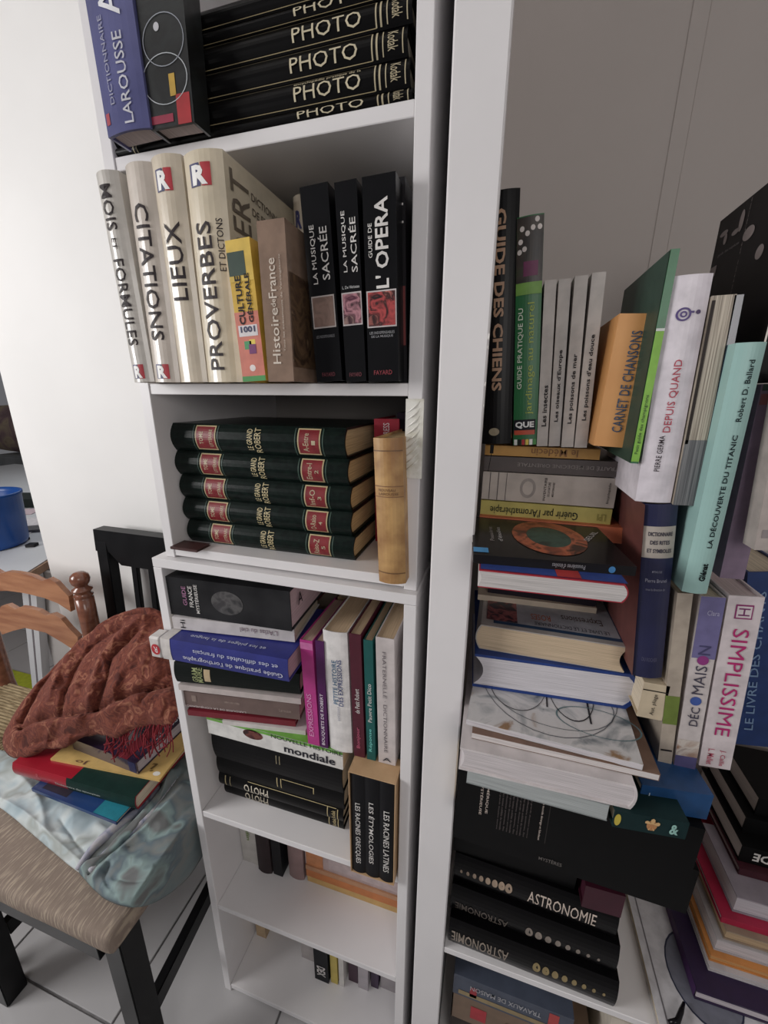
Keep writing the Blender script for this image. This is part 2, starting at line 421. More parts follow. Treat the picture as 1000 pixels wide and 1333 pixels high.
# ------------------------------------------------------------------ MIDDLE SHELF (upper unit)
MZ = 0.0140
BEI = (214, 200, 178); NAVY = (60, 60, 110); RED = (190, 50, 60)
def rlogo(x, y, s, sx=0.55):
    return [('r', 'front', x-0.13*sx/0.55, y, sx*0.5, s, NAVY), ('r', 'front', x+0.16*sx/0.55, y, sx*0.42, s, RED, 0.0006), ('t', 'front', 'R', x, y-0.002, sx*0.72, s*0.86, 0, (240, 238, 235), 0.05)]
def robert(lab, bl, br, tl, col, decor, Y=0.432, D=0.17):
    return stand(lab, bl, br, tl, Y, D=D, rest=MZ, cov=mat(col, 0.3, c2=tuple(int(c*0.95) for c in col), scale=50, coat=0.5), bulge=0.007, board=0.003, decor=decor)
DT = (58, 50, 52)
robert('cream dictionary titled MOIS FORMULES, leftmost on the middle shelf', (169, 495), (196, 498), (117, 221), (206, 200, 192),
       [('t', 'front', 'MOIS', 0.5, 0.84, 0.20, 0.48, -90, DT), ('t', 'front', 'ET', 0.5, 0.68, 0.05, 0.2, -90, DT), ('t', 'front', 'FORMULES', 0.5, 0.40, 0.42, 0.48, -90, DT)] + rlogo(0.5, 0.055, 0.075, 0.5))
robert('cream dictionary titled CITATIONS, second on the middle shelf', (197, 498), (230, 500), (156, 214), (208, 196, 184),
       [('t', 'front', 'CITATIONS', 0.5, 0.52, 0.62, 0.5, -90, DT)] + rlogo(0.5, 0.055, 0.075, 0.5))
robert('cream dictionary titled LIEUX with red and blue crest at the top', (231, 500), (266, 501), (190, 207), (212, 198, 176),
       [('t', 'front', 'LIEUX', 0.55, 0.56, 0.34, 0.5, 90, DT)] + rlogo(0.47, 0.90, 0.09))
robert('thick cream dictionary of proverbs with its side cover showing', (267, 500), (312, 501), (233, 202), (212, 198, 172),
       [('t', 'front', 'PROVERBES', 0.42, 0.39, 0.66, 0.42, 90, DT), ('t', 'front', 'ET DICTONS', 0.82, 0.62, 0.22, 0.14, 90, DT),
        ('t', 'right', 'DICTIONNAIRE', 0.47, 0.885, 0.4, 0.035, -4, (96, 84, 72)), ('t', 'right', 'DE PROVERBES', 0.47, 0.82, 0.4, 0.035, -4, (96, 84, 72)), ('t', 'right', 'ET DICTONS', 0.5, 0.75, 0.36, 0.035, -4, (96, 84, 72)),
        ('t', 'right', 'BERT', 0.16, 0.78, 0.34, 0.17, 90, (110, 98, 84)), ('r', 'right', 0.35, 0.33, 0.2, 0.2, (170, 50, 110))] + rlogo(0.47, 0.905, 0.09), D=0.20)
robert('pale dictionary spine standing deep behind the shrink-wrapped book', (392, 499), (412, 499), (378, 252), (190, 176, 156),
       [('t', 'front', 'R', 0.4, 0.88, 0.4, 0.09, 0, NAVY, 0.05), ('r', 'front', 0.5, 0.55, 0.9, 0.3, mix_mat('dark_print', [(60, 44, 34), (90, 66, 46), (40, 30, 26)], 30))], Y=0.56, D=0.15)
stand('yellow and coral general knowledge quiz book in torn film', (317, 498), (347, 500), (293, 315), 0.428, D=0.10, rest=MZ, cov=mat((222, 178, 62), 0.3, coat=0.5), board=0.001,
      decor=[('r', 'front', 0.5, 0.86, 1.0, 0.28, (222, 184, 66), 0.0004), ('r', 'front', 0.36, 0.84, 0.7, 0.16, (40, 66, 52), 0.0006), ('r', 'front', 0.5, 0.26, 1.0, 0.5, (214, 116, 96), 0.0004),
             ('r', 'front', 0.5, 0.02, 1, 0.04, (60, 150, 70)), ('t', 'front', 'CULTURE', 0.33, 0.59, 0.34, 0.26, 90, INK, 0.03), ('t', 'front', 'GÉNÉRALE', 0.68, 0.60, 0.34, 0.24, 90, INK, 0.03),
             ('r', 'front', 0.5, 0.375, 0.8, 0.08, (220, 214, 216), 0.0006), ('t', 'front', '1001', 0.5, 0.385, 0.62, 0.045, 0, (40, 44, 90), 0.04),
             ('r', 'front', 0.42, 0.27, 0.3, 0.06, (60, 150, 90)), ('r', 'front', 0.6, 0.24, 0.3, 0.07, (120, 40, 110), 0.0007), ('r', 'front', 0.62, 0.29, 0.25, 0.04, (230, 200, 70)), ('e', 'front', 0.5, 0.1, 0.25, 0.05, (235, 225, 220))])
stand('brown history of France paperback wrapped in shiny film', (350, 501), (383, 500), (334, 293), 0.425, D=0.06, rest=MZ, cov=mat((146, 120, 102), 0.18, coat=0.8), board=0.001,
      decor=[('t', 'front', 'Histoire', 0.42, 0.30, 0.36, 0.3, 90, (214, 200, 184)), ('t', 'front', 'de', 0.42, 0.51, 0.05, 0.18, 90, (214, 200, 184)), ('t', 'front', 'France', 0.42, 0.66, 0.24, 0.3, 90, (214, 200, 184)), ('t', 'front', 'Tous les événements de Vercingétorix', 0.75, 0.5, 0.6, 0.09, 90, (190, 174, 158)),
             ('r', 'right', 0.5, 0.4, 0.9, 0.6, mix_mat('painting_print', [(60, 44, 34), (110, 84, 60), (70, 50, 40), (150, 120, 90)], 40))])
OP = (15, 15, 18)
def guide(lab, bl, br, tl, decor, D=0.14): stand(lab, bl, br, tl, 0.452, D=D, rest=MZ, cov=mat(OP, 0.35, coat=0.2), board=0.0012, pg=(180, 170, 150), decor=decor)
pic = lambda n, c: mix_mat(n, c, 60)
guide('black sacred music guide with a dull brown picture on the spine, left of the three', (413, 499), (446, 500), (390, 246),
      [('t', 'front', 'LA MUSIQUE', 0.32, 0.67, 0.29, 0.2, 90, OFFW), ('t', 'front', 'SACRÉE', 0.68, 0.67, 0.26, 0.34, 90, OFFW), ('r', 'front', 0.5, 0.38, 0.86, 0.17, (190, 180, 176), 0.0004), ('r', 'front', 0.5, 0.38, 0.78, 0.155, pic('p1', [(120, 96, 86), (140, 112, 100), (110, 84, 76)]), 0.0007), ('t', 'front', 'LES INDISPENSABLES', 0.5, 0.25, 0.7, 0.015, 0, (120, 120, 124)), ('t', 'front', 'FAYARD', 0.5, 0.04, 0.5, 0.022, 0, (120, 50, 60))])
guide('black sacred music guide with a pink picture on the spine, middle of the three', (451, 500), (477, 500), (435, 241),
      [('t', 'front', 'LA MUSIQUE', 0.32, 0.72, 0.29, 0.2, 90, OFFW), ('t', 'front', 'SACRÉE', 0.70, 0.70, 0.26, 0.34, 90, OFFW), ('r', 'front', 0.5, 0.39, 0.94, 0.17, (200, 190, 190), 0.0004), ('r', 'front', 0.5, 0.39, 0.84, 0.155, pic('p2', [(90, 40, 60), (190, 130, 140), (60, 30, 40), (200, 160, 150)]), 0.0007), ('t', 'front', 'L. De Vériseau', 0.5, 0.5, 0.8, 0.015, 0, (200, 200, 200)), ('t', 'front', 'FAYARD', 0.5, 0.04, 0.6, 0.022, 0, (120, 50, 60))])
guide("black opera guide L'OPERA with a red picture on the spine", (480, 500), (519, 500), (471, 234),
      [('t', 'front', "L' OPERA", 0.55, 0.69, 0.42, 0.42, 90, OFFW, 0.02), ('t', 'front', 'GUIDE DE', 0.2, 0.71, 0.16, 0.12, 90, OFFW), ('r', 'front', 0.5, 0.38, 0.94, 0.185, (200, 190, 190), 0.0004), ('r', 'front', 0.5, 0.38, 0.86, 0.17, pic('p3', [(30, 20, 24), (190, 70, 70), (40, 24, 26), (200, 110, 100)]), 0.0007), ('t', 'front', 'LES INDISPENSABLES', 0.5, 0.26, 0.8, 0.014, 0, (150, 150, 154)), ('t', 'front', 'DE LA MUSIQUE', 0.5, 0.24, 0.7, 0.014, 0, (150, 150, 154)), ('t', 'front', 'FAYARD', 0.5, 0.05, 0.6, 0.024, 0, (150, 50, 60))])
stand('dark music book squeezed in against the right side panel', (521, 499), (530, 499), (517, 232), 0.478, D=0.14, rest=MZ, cov=(30, 28, 32), board=0.001,
      decor=[('r', 'front', 0.7, 0.35, 0.4, 0.3, (120, 40, 40)), ('r', 'front', 0.5, 0.88, 0.5, 0.01, OFFW), ('r', 'front', 0.5, 0.80, 0.5, 0.01, OFFW)])

# ------------------------------------------------------------------ BOTTOM SHELF of the upper unit: five green volumes
GRN = mat((17, 30, 26), 0.32, 'green_leather', 0.5, c2=(11, 20, 18), scale=120, bump=0.15)
LAB = mat((140, 34, 40), 0.4, 'red_label', c2=(124, 26, 34), scale=80)
z = -0.2338
hs = [0.0355, 0.0355, 0.036, 0.0365, 0.0405]; xo = [0, -0.004, -0.004, -0.008, -0.012]
lab5 = ['lowest of the stack of five', 'fourth from the top of the stack of five', 'middle of the stack of five', 'second from the top of the stack of five', 'topmost of the stack of five']
for i in range(5):
    d = []
    for cx, wd, t in ((0.225, 0.125, ''), (0.815, 0.12, '')):
        d += [('r', 'front', cx, 0.52, wd, 0.86, (196, 176, 130), 0.0004), ('r', 'front', cx, 0.52, wd-0.014, 0.78, LAB, 0.0007)]
    d += [('t', 'front', 'LITTÉRAIRE', 0.255, 0.52, 0.6, 0.025, 90, GOLD), ('t', 'front', 'TOME', 0.20, 0.52, 0.45, 0.025, 90, GOLD),
          ('t', 'front', str(5-i), 0.84, 0.5, 0.14, 0.02, 90, GOLD), ('t', 'front', ['Raiso-Z', 'O-Raiso', 'Inf-O', 'Entre-I', 'A-Entre'][i], 0.80, 0.5, 0.6, 0.03, 90, GOLD),
          ('t', 'front', 'LE GRAND', 0.49, 0.52, 0.72, 0.032, 90, (205, 188, 140)), ('t', 'front', 'ROBERT', 0.535, 0.5, 0.84, 0.036, 90, (205, 188, 140))]
    for cx in (0.15, 0.30, 0.742, 0.888): d.append(('r', 'front', cx, 0.5, 0.006, 0.9, (52, 78, 66)))
    book('dark green volume with two red labels, ' + lab5[i], Vector((-0.486+xo[i]*0.6+0.006, 0.500, z+H0)), 0.289+xo[i]*0.2, hs[i]+0.0011, 0.20, 'lie', GRN, (206, 182, 140), bulge=0.009, board=0.003, inset=0.004, decor=d,
         group='green leather dictionary volumes', concave=0.004)
    z += hs[i] + 0.0015
book('small dark red book seen under the left end of the green volumes', Vector((-0.484, 0.466, -0.2338+H0)), 0.05, 0.004, 0.03, 'lie', (70, 36, 34))
OLD = mat((196, 152, 92), 0.45, 'worn_tan_leather', c2=(150, 104, 58), scale=26, bump=0.3)
stand('old worn tan leather book standing at the right end of the shelf', (492, 759), (527, 764), (484, 571), 0.449, D=0.14, rest=-0.2338, cov=OLD, bulge=0.006, pg=(196, 164, 116),
      decor=[('r', 'front', 0.5, 0.92, 1, 0.008, (120, 84, 50)), ('r', 'front', 0.5, 0.08, 1, 0.008, (120, 84, 50)), ('r', 'front', 0.5, 0.69, 1, 0.006, (140, 96, 60)), ('r', 'front', 0.5, 0.62, 1, 0.006, (140, 96, 60)), ('t', 'front', 'NOUVEAU', 0.45, 0.665, 0.6, 0.018, 0, (110, 70, 40)), ('t', 'front', 'LAROUSSE', 0.5, 0.64, 0.7, 0.018, 0, (110, 70, 40))])
stand('small bright red book peeking out above the old tan one', (489, 700), (519, 700), (487, 540), 0.595, D=0.12, rest=-0.2338, cov=(176, 24, 50), decor=[('t', 'front', 'XPRESS', 0.5, 0.9, 0.14, 0.25, 90, (230, 210, 215))])
stand('dark book top peeking out beside the small red one', (519, 700), (532, 700), (517, 530), 0.60, D=0.12, rest=-0.2338, cov=(30, 16, 34))

# ------------------------------------------------------------------ LOWER UNIT, big compartment
def pile(items, z):
    for it in items:
        it = dict(it); lab = it.pop('lab'); bl = it.pop('bl'); br = it.pop('br'); tl = it.pop('tl'); gap = it.pop('gap', 0.0004)
        z = it.pop('zb', z); o, h = lie(lab, bl, br, tl, z=z, **it)
        z += h + gap
    return z
PZ = -0.7898
GL = (196, 178, 128)
gold = lambda c: (c[0], c[1], c[2])
book('black photography volume lying upside down at the bottom of the pile', Vector((-0.485, 0.508, PZ+H0)), 0.262, 0.031, 0.20, 'lie', PH, bulge=0.004,
     decor=[('t', 'front', 'PHOTO', 0.29, 0.42, 0.2, 0.6, 180, (190, 180, 160)), ('r', 'front', 0.5, 0.9, 0.8, 0.03, GL), ('t', 'front', 'Kodak', 0.93, 0.5, 0.6, 0.03, 90, GL), ('r', 'front', 0.89, 0.5, 0.006, 0.8, GL), ('r', 'front', 0.96, 0.5, 0.006, 0.8, GL)])
book('black photography volume with cream upside-down title, second from the bottom of the pile', Vector((-0.488, 0.500, PZ+0.0315+H0)), 0.268, 0.031, 0.20, 'lie', PH, bulge=0.004,
     decor=[('t', 'front', 'PHOTO', 0.32, 0.45, 0.2, 0.62, 180, CREAM), ('r', 'front', 0.6, 0.92, 0.7, 0.03, GL), ('t', 'front', 'Kodak', 0.93, 0.5, 0.6, 0.03, 90, GL), ('r', 'front', 0.885, 0.5, 0.006, 0.8, GL), ('r', 'front', 0.96, 0.5, 0.006, 0.8, GL), ('r', 'front', 0.06, 0.5, 0.008, 0.8, GL), ('r', 'front', 0.10, 0.5, 0.004, 0.8, GL)])
book('plain black volume with a gold corner line in the pile under the white-edged paperback', Vector((-0.487, 0.499, PZ+0.0632+H0)), 0.27, 0.045, 0.20, 'lie', PH, bulge=0.004,
     decor=[('r', 'front', 0.50, 0.5, 0.006, 0.5, GL), ('r', 'front', 0.53, 0.5, 0.006, 0.5, GL), ('r', 'front', 0.66, 0.75, 0.24, 0.025, GL), ('r', 'front', 0.78, 0.62, 0.006, 0.3, GL)])
book('plain thick black volume lying directly under the white-edged paperback', Vector((-0.484, 0.492, PZ+0.1088+H0)), 0.268, 0.076, 0.20, 'lie', (16, 15, 17), bulge=0.006,
     decor=[('r', 'front', 0.52, 0.55, 0.006, 0.25, (150, 140, 110)), ('r', 'front', 0.545, 0.55, 0.006, 0.25, (150, 140, 110))])
mz = PZ+0.1088+0.0764
book('thick white and green paperback with the word mondiale on its spine', Vector((-0.476, 0.480, mz+H0)), 0.268, 0.037, 0.2, 'lie', mat((222, 220, 216), 0.4), board=0.0015, inset=0.0005,
     decor=[('t', 'front', 'mondiale', 0.77, 0.36, 0.36, 0.42, 0, (40, 40, 50), 0.02), ('t', 'front', 'NOUVELLE HISTOIRE', 0.75, 0.9, 0.5, 0.22, 0, (40, 60, 40)), ('r', 'front', 0.5, 0.93, 1.0, 0.14, (110, 176, 66)), ('e', 'front', 0.36, 0.66, 0.15, 0.55, mix_mat('fruit', [(70, 20, 24), (120, 60, 50), (50, 20, 20)], 60)), ('r', 'top', 0.5, 0.5, 0.999, 0.999, (110, 180, 60), 0.0003)])
mt = mz + 0.0376
pile([
  dict(lab='thin white booklet lying above the green-topped paperback', bl=(290, 943), br=(398, 957), tl=(290, 934), D=0.12, cov=(214, 208, 204), board=0.001, h=0.009),
  dict(zb=-0.5565, lab='thin dark red paperback lying under the brown conjugation book', bl=(245, 931), br=(385, 946), tl=(244, 920), D=0.12, cov=(130, 30, 44), board=0.001, h=0.0115),
  dict(zb=-0.5395, lab='brown paperback on verb conjugation with white and red lettering', bl=(240, 919), br=(391, 937), tl=(235, 899), D=0.12, cov=(118, 96, 90), board=0.001,
       decor=[('t', 'front', 'LAROUSSE DE LA CONJUGAISON', 0.27, 0.1, 0.55, 0.16, 180, (220, 200, 200)), ('t', 'front', 'Les verbes', 0.4, 0.6, 0.12, 0.2, 90, (170, 150, 140)), ('r', 'front', 0.1, 0.6, 0.04, 0.4, (150, 130, 120)), ('t', 'front', 'Larousse', 0.88, 0.5, 0.1, 0.2, 0, (160, 140, 130))]),
  dict(zb=-0.4985, lab='thin white paperback lying under the black grammar book', bl=(233, 898), br=(392, 917), tl=(231, 890), D=0.12, cov=(200, 188, 184), board=0.001, h=0.0115),
  dict(zb=-0.4800, h=0.040, lab='black grammar book with greenish letters and a cream sticker', bl=(229, 889), br=(391, 906), tl=(226, 862), D=0.13, cov=(20, 26, 24), bulge=0.004,
       decor=[('t', 'front', 'GRAM', 0.17, 0.5, 0.7, 0.045, 90, (170, 180, 120)), ('t', 'front', 'MAIRE', 0.21, 0.5, 0.75, 0.045, 90, (170, 180, 120)), ('r', 'front', 0.27, 0.52, 0.05, 0.6, (206, 180, 140))]),
], mt)
# the blue spelling guide juts out to the left in front of the side panel
zo = -0.4185
ob = book('blue spelling guide, upside-down white lettering, white sleeve jutting past the side panel', Vector((-0.5035, 0.436, zo+H0)), 0.226, 0.0395, 0.15, 'lie', (46, 52, 140), (190, 150, 160), bulge=0.002, board=0.0015, yaw=0.04,
     decor=[('r', 'front', 0.04, 0.5, 0.08, 1.0, (214, 208, 204)), ('t', 'front', "Guide pratique de l'orthographe", 0.57, 0.28, 0.78, 0.28, 180, (206, 208, 225)), ('t', 'front', 'et des difficultés du français', 0.60, 0.66, 0.66, 0.22, 180, (190, 195, 220)),
            ('t', 'top', 'et les pièges de la langue', 0.5, 0.12, 0.6, 0.06, 180, (190, 195, 220)), ('r', 'top', 0.04, 0.5, 0.08, 1.0, (214, 208, 204))])
box('paper_sleeve', (-0.0225, -0.0003, -0.001, 0.0245, 0, 0.0395), mat((214, 208, 204), 0.5), ob, 0.003)
for k_, a_ in (('e', 12),): decorate(ob, 0.0225, 0.0395, 0.02, [('e', 'front', -0.42, 0.45, 0.75, 0.5, (200, 40, 50), 0.0005), ('t', 'front', 'R', -0.42, 0.45, 0.3, 0.28, 180, (240, 235, 235), 0.0)], lambda x, z: -0.0012)
pile([
  dict(lab='white paperback with grey upside-down script lying under the black guide', bl=(226, 818), br=(384, 836), tl=(223, 800), D=0.12, cov=(206, 200, 200), board=0.001, h=0.0225,
       decor=[('t', 'front', "L'Atlas du ciel", 0.72, 0.55, 0.3, 0.4, 180, (130, 110, 120)), ('t', 'front', 'Hi', 0.09, 0.5, 0.7, 0.04, 90, INK)]),
  dict(zb=-0.3525, lab='thick dark grey illustrated film guide lying on top of the left pile', bl=(223, 799), br=(380, 822), tl=(214, 750), D=0.17, cov=mat((46, 46, 48), 0.35, c2=(30, 30, 32), scale=16), pg=(214, 180, 186), board=0.002,
       decor=[('t', 'front', 'GUIDE', 0.145, 0.55, 0.5, 0.035, 90, (180, 120, 160)), ('t', 'front', 'FRANCE', 0.20, 0.55, 0.55, 0.035, 90, OFFW), ('t', 'front', 'MYSTÉRIEUSE', 0.245, 0.5, 0.75, 0.035, 90, OFFW), ('e', 'front', 0.5, 0.5, 0.26, 0.6, mix_mat('smoke', [(46, 46, 48), (90, 88, 88), (60, 58, 60)], 50)), ('t', 'right', 'A', 0.2, 0.6, 0.1, 0.3, 0, INK)]),
], -0.3765)
# standing books in that compartment
def st(lab, bl, br, tl, Y=0.480, rest=mt, D=0.14, **k): return stand(lab, bl, br, tl, Y, D=D, rest=rest, **k)
st('magenta paperback with a rounded white title, left of the standing books', (401, 964), (416, 967), (390, 828), cov=(196, 52, 140), board=0.001, pg=(200, 170, 150), decor=[('t', 'front', 'EXPRESSIONS', 0.4, 0.3, 0.42, 0.4, 90, (228, 150, 200)), ('r', 'front', 0.5, 0.95, 1, 0.06, (210, 110, 170))])
st('dark purple paperback with white bottom lettering', (417, 968), (427, 970), (410, 829), cov=(84, 16, 90), board=0.001, pg=(200, 170, 150), decor=[('t', 'front', 'BOUQUETS DE ROBERT', 0.5, 0.28, 0.5, 0.45, 90, (235, 225, 235))])
st('white paperback with blue title PETITE HISTOIRE DES EXPRESSIONS', (429, 972), (458, 978), (419, 817), cov=mat((226, 222, 220), 0.4), board=0.0012, bulge=0.003, pg=(206, 176, 140), decor=[('t', 'front', 'PETITE HISTOIRE', 0.42, 0.60, 0.36, 0.2, 90, (60, 110, 150)), ('t', 'front', 'DES EXPRESSIONS', 0.64, 0.60, 0.38, 0.2, 90, (50, 70, 130)), ('t', 'front', 'sottises', 0.5, 0.34, 0.12, 0.14, 90, (180, 180, 190))])
st('thin maroon paperback with white script on its spine', (461, 979), (475, 980), (454, 819), cov=(86, 20, 40), board=0.001, pg=(206, 176, 140), decor=[('t', 'front', 'de Petit Robert', 0.5, 0.48, 0.2, 0.4, 90, OFFW), ('t', 'front', 'Bonjour', 0.5, 0.17, 0.18, 0.4, 90, (200, 90, 120))])
st('thin teal paperback with white script on its spine', (478, 980), (489, 982), (473, 823), cov=(12, 92, 88), board=0.001, pg=(206, 176, 140), decor=[('t', 'front', 'Pauvre Petit Dico', 0.5, 0.5, 0.32, 0.45, 90, OFFW), ('t', 'front', 'Réponse', 0.5, 0.18, 0.2, 0.45, 90, (120, 220, 210))])
st('tall greyish white paperback with small grey capitals, rightmost of the standing books', (493, 983), (515, 987), (489, 818), cov=(204, 194, 192), board=0.001, pg=(206, 176, 140), decor=[('t', 'front', 'FRATERNELLE · DICTIONNAIRE', 0.45, 0.5, 0.8, 0.2, -90, (120, 112, 116)), ('t', 'front', 'A', 0.5, 0.04, 0.5, 0.03, 0, (60, 60, 70))])
st('tan-topped book standing behind the white expressions paperback', (440, 900), (480, 905), (440, 790), Y=0.63, rest=mt, D=0.12, cov=(190, 158, 116), board=0.001)
st('dark red book lying deep behind the black guide', (392, 880), (412, 882), (392, 800), Y=0.62, rest=mt, D=0.12, cov=(150, 20, 40), board=0.001)
# slipcase with three black volumes
a = Pz(456.5, 1134, PZ); bb = Pz(513, 1153, PZ); top = mt - 0.0008
TAN = mat((196, 158, 116), 0.6, 'slipcase_card', c2=(184, 146, 104), scale=30)
sc = empty('slipcase', Vector((a.x, a.y, PZ+H0)), 'tan card slipcase holding three black volumes, in front of the pile', 'slipcase')
W = bb.x-a.x; Hh = top-PZ; Dp = 0.045
for b_, n_ in (((0, 0.0015, 0, Dp, 0, Hh), 'side_panel'), ((W-0.0015, W, 0, Dp, 0, Hh), 'side_panel'), ((0.0016, W-0.0016, 0, Dp, 0, 0.0015), 'base_panel'), ((0.0016, W-0.0016, 0, Dp, Hh-0.0015, Hh), 'top_panel'), ((0.0016, W-0.0016, Dp-0.0015, Dp, 0.0016, Hh-0.0016), 'back_panel')):
    box(n_, b_, TAN, sc, bev=0.0003)
w3 = (W-0.0036)/3
for i, (t, l) in enumerate((('LES RACINES GRECQUES', 'left'), ('LES ÉTYMOLOGIES', 'middle'), ('LES RACINES LATINES', 'right'))):
    book('slim black volume with white capitals, %s one in the tan slipcase' % l, Vector((a.x+0.0018+i*w3, a.y+0.001, PZ+0.0018+H0)), w3-0.0003, Hh-0.0045, Dp-0.004, 'stand', (20, 20, 24), bulge=0.003, board=0.0012,
         decor=[('t', 'front', t, 0.5, 0.42 if i != 1 else 0.46, 0.62, 0.4, -90, OFFW)])

# shelf two: things at the back
def back(lab, x0, x1, z0, h, cov, Y=0.555, D=0.14, decor=(), **k): return book(lab, Vector((x0, Y, z0+H0)), x1-x0, h, D, 'stand', cov, decor=decor, **k)
Z2 = -1.0608
back('white paperback with a green word at the left of the second shelf from below', -0.503, -0.463, Z2, 0.21, (200, 196, 190), decor=[('t', 'front', 'Jardin', 0.5, 0.5, 0.3, 0.3, -90, (120, 150, 60))])
back('dark brown book leaning beside the white one on the low shelf', -0.458, -0.423, Z2, 0.20, (52, 40, 42), Y=0.545, bulge=0.004)
back('slim black book beside the dark brown one on the low shelf', -0.419, -0.396, Z2, 0.19, (24, 24, 28), Y=0.55)
back('mauve-brown book next to the orange pile on the low shelf', -0.383, -0.346, Z2, 0.21, (150, 120, 118), Y=0.555, bulge=0.004)
zz = Z2
for lab, h, c, x0 in (('yellowish paperback at the bottom of the orange pile on the low shelf', 0.016, (212, 168, 96), -0.338), ('orange paperback in the middle of the pile on the low shelf', 0.020, (208, 120, 60), -0.34),
                      ('pale orange book lying in the pile on the low shelf', 0.012, (196, 140, 100), -0.341)):
    book(lab, Vector((x0, 0.56, zz+H0)), -0.115-x0, h, 0.15, 'lie', c, board=0.001); zz += h+0.0004
book('large pinkish grey box with an orange and purple print on the low shelf', Vector((-0.342, 0.563, zz+H0)), 0.228, 0.115, 0.15, 'lie', (184, 160, 158), board=0.002, cat='box', name='box',
     decor=[('r', 'front', 0.1, 0.5, 0.18, 1, (206, 130, 80)), ('r', 'front', 0.3, 0.62, 0.2, 0.5, (70, 44, 60), 0.0008), ('r', 'front', 0.6, 0.2, 0.7, 0.25, (190, 170, 170))])
# bottom shelf
Z3 = -1.3368
for lab, x0, x1, h, c, Y in (('cream carton booklet at the far left of the bottom shelf', -0.497, -0.470, 0.16, (190, 160, 120), 0.56), ('brownish magazine holder behind on the bottom shelf', -0.466, -0.372, 0.17, (110, 92, 84), 0.60),
                             ('pale grey booklet left of the black one on the bottom shelf', -0.366, -0.322, 0.17, (176, 168, 166), 0.555), ('black booklet with white letters on the bottom shelf', -0.318, -0.283, 0.17, (20, 22, 28), 0.53),
                             ('yellow booklet on the bottom shelf', -0.279, -0.262, 0.17, (206, 182, 80), 0.535), ('thin white booklet beside the yellow one on the bottom shelf', -0.258, -0.246, 0.17, (216, 212, 206), 0.535),
                             ('dark violet booklet on the bottom shelf', -0.240, -0.217, 0.17, (70, 40, 60), 0.55), ('light grey booklet on the bottom shelf', -0.214, -0.19, 0.17, (180, 172, 178), 0.545),
                             ('deep purple booklet toward the right of the bottom shelf', -0.186, -0.168, 0.17, (60, 36, 70), 0.555), ('grey booklet at the right end of the bottom shelf', -0.164, -0.12, 0.17, (168, 160, 164), 0.56)):
    back(lab, x0, x1, Z3, h, c, Y=Y, D=0.12, board=0.001, decor=[('t', 'front', 'DEX', 0.5, 0.22, 0.2, 0.6, -90, OFFW, 0.03)] if 'black booklet' in lab else ())

# ------------------------------------------------------------------ RIGHT BOOKCASE: stack from the shelf up
AST = (7, 6, 8)
def planets(x0, x1, y, col, up=True, n=8):
    return [('e', 'front', x0+(x1-x0)*i/(n-1), y, (0.045-0.0042*i), (0.36-0.034*i), col) for i in range(n)]
SZ = -0.9196
TC = (206, 190, 178)
z = pile([
  dict(lab='black astronomy volume lying upside down, lowest on the shelf', bl=(583, 1229), br=(799, 1317), tl=(583, 1186), h=0.061, D=0.21, cov=AST, bulge=0.006, rough=0.3,
       decor=[('t', 'front', 'ASTRONOMIE', 0.20, 0.45, 0.36, 0.42, 180, (150, 136, 122))] + planets(0.55, 0.93, 0.5, (150, 130, 84))),
  dict(lab='black astronomy volume lying upside down, middle of the three', bl=(586, 1186), br=(800, 1272), tl=(586, 1150), h=0.061, D=0.21, cov=AST, bulge=0.006, rough=0.3,
       decor=[('t', 'front', 'ASTRONOMIE', 0.20, 0.35, 0.34, 0.30, 180, (96, 86, 78))] + planets(0.5, 0.9, 0.4, (140, 128, 118))),
  dict(lab='black astronomy volume with a readable white title, top of the three', bl=(590, 1147), br=(800, 1227), tl=(590, 1100), h=0.061, D=0.21, cov=AST, bulge=0.006, rough=0.3,
       decor=[('t', 'front', 'ASTRONOMIE', 0.68, 0.50, 0.40, 0.40, 0, (214, 196, 182), 0.0)] + planets(0.36, 0.05, 0.50, (170, 146, 124))),
], SZ)
E3 = z
o, h = lie('thick dark red book jutting at the right of the black boxes', (757, 1180), (808, 1195), (757, 1152), z=z, D=0.06, cov=(64, 10, 32), pg=(70, 20, 40), h=0.045)
BXM = (6, 6, 7)
z1 = -0.462
def blackbox(lab, u0, v0, u1, v1, za, zb, D, decor=(), cov=BXM, **k):
    return lie(lab, (u0, v0), (u1, v1), (u0, v0-30), z=za, D=D, h=zb-za-0.0005, cov=cov, decor=decor, **k)
blackbox('flat black volume lying on the astronomy books', 586, 1105, 748, 1158, z, -0.655, 0.22)
blackbox('wide plain black box file lying in the middle of the dark pile', 584, 1087, 893, 1190, -0.655, -0.575, 0.22, [('t', 'front', 'MYSTÈRES', 0.45, 0.2, 0.1, 0.1, 0, (110, 104, 100)), ('t', 'front', 'collection', 0.3, 0.7, 0.1, 0.1, 0, (80, 78, 76))])
cols = [('t', 'front', ('Les grands dossiers secrets', 'et les textes oubliés du monde', 'Civilisations anciennes, îles')[i % 3], 0.20+0.0155*i, 0.48, 0.66, 0.008, -90, (104, 92, 90), 0.0) for i in range(10)]
blackbox('thick black volume printed with columns of tiny vertical text', 592, 1073, 892, 1165, -0.575, -0.468, 0.22,
         [('t', 'front', 'AMÉRIQUE', 0.145, 0.6, 0.5, 0.016, -90, TC), ('t', 'front', 'MYSTÉRIEUSE', 0.118, 0.58, 0.55, 0.014, -90, TC), ('t', 'front', 'Le monde étrange et fabuleux', 0.39, 0.48, 0.62, 0.012, -90, TC), ('r', 'front', 0.42, 0.5, 0.003, 0.72, (60, 56, 54))] + cols)
z = -0.4675
lie('pale grey page-edged book under the large white one', (607, 1019), (790, 1069), (606, 1008), z=z, D=0.2, h=0.024, mode='fore', cov=(140, 146, 146), pg=(176, 182, 182), board=0.001, inset=0.0005)
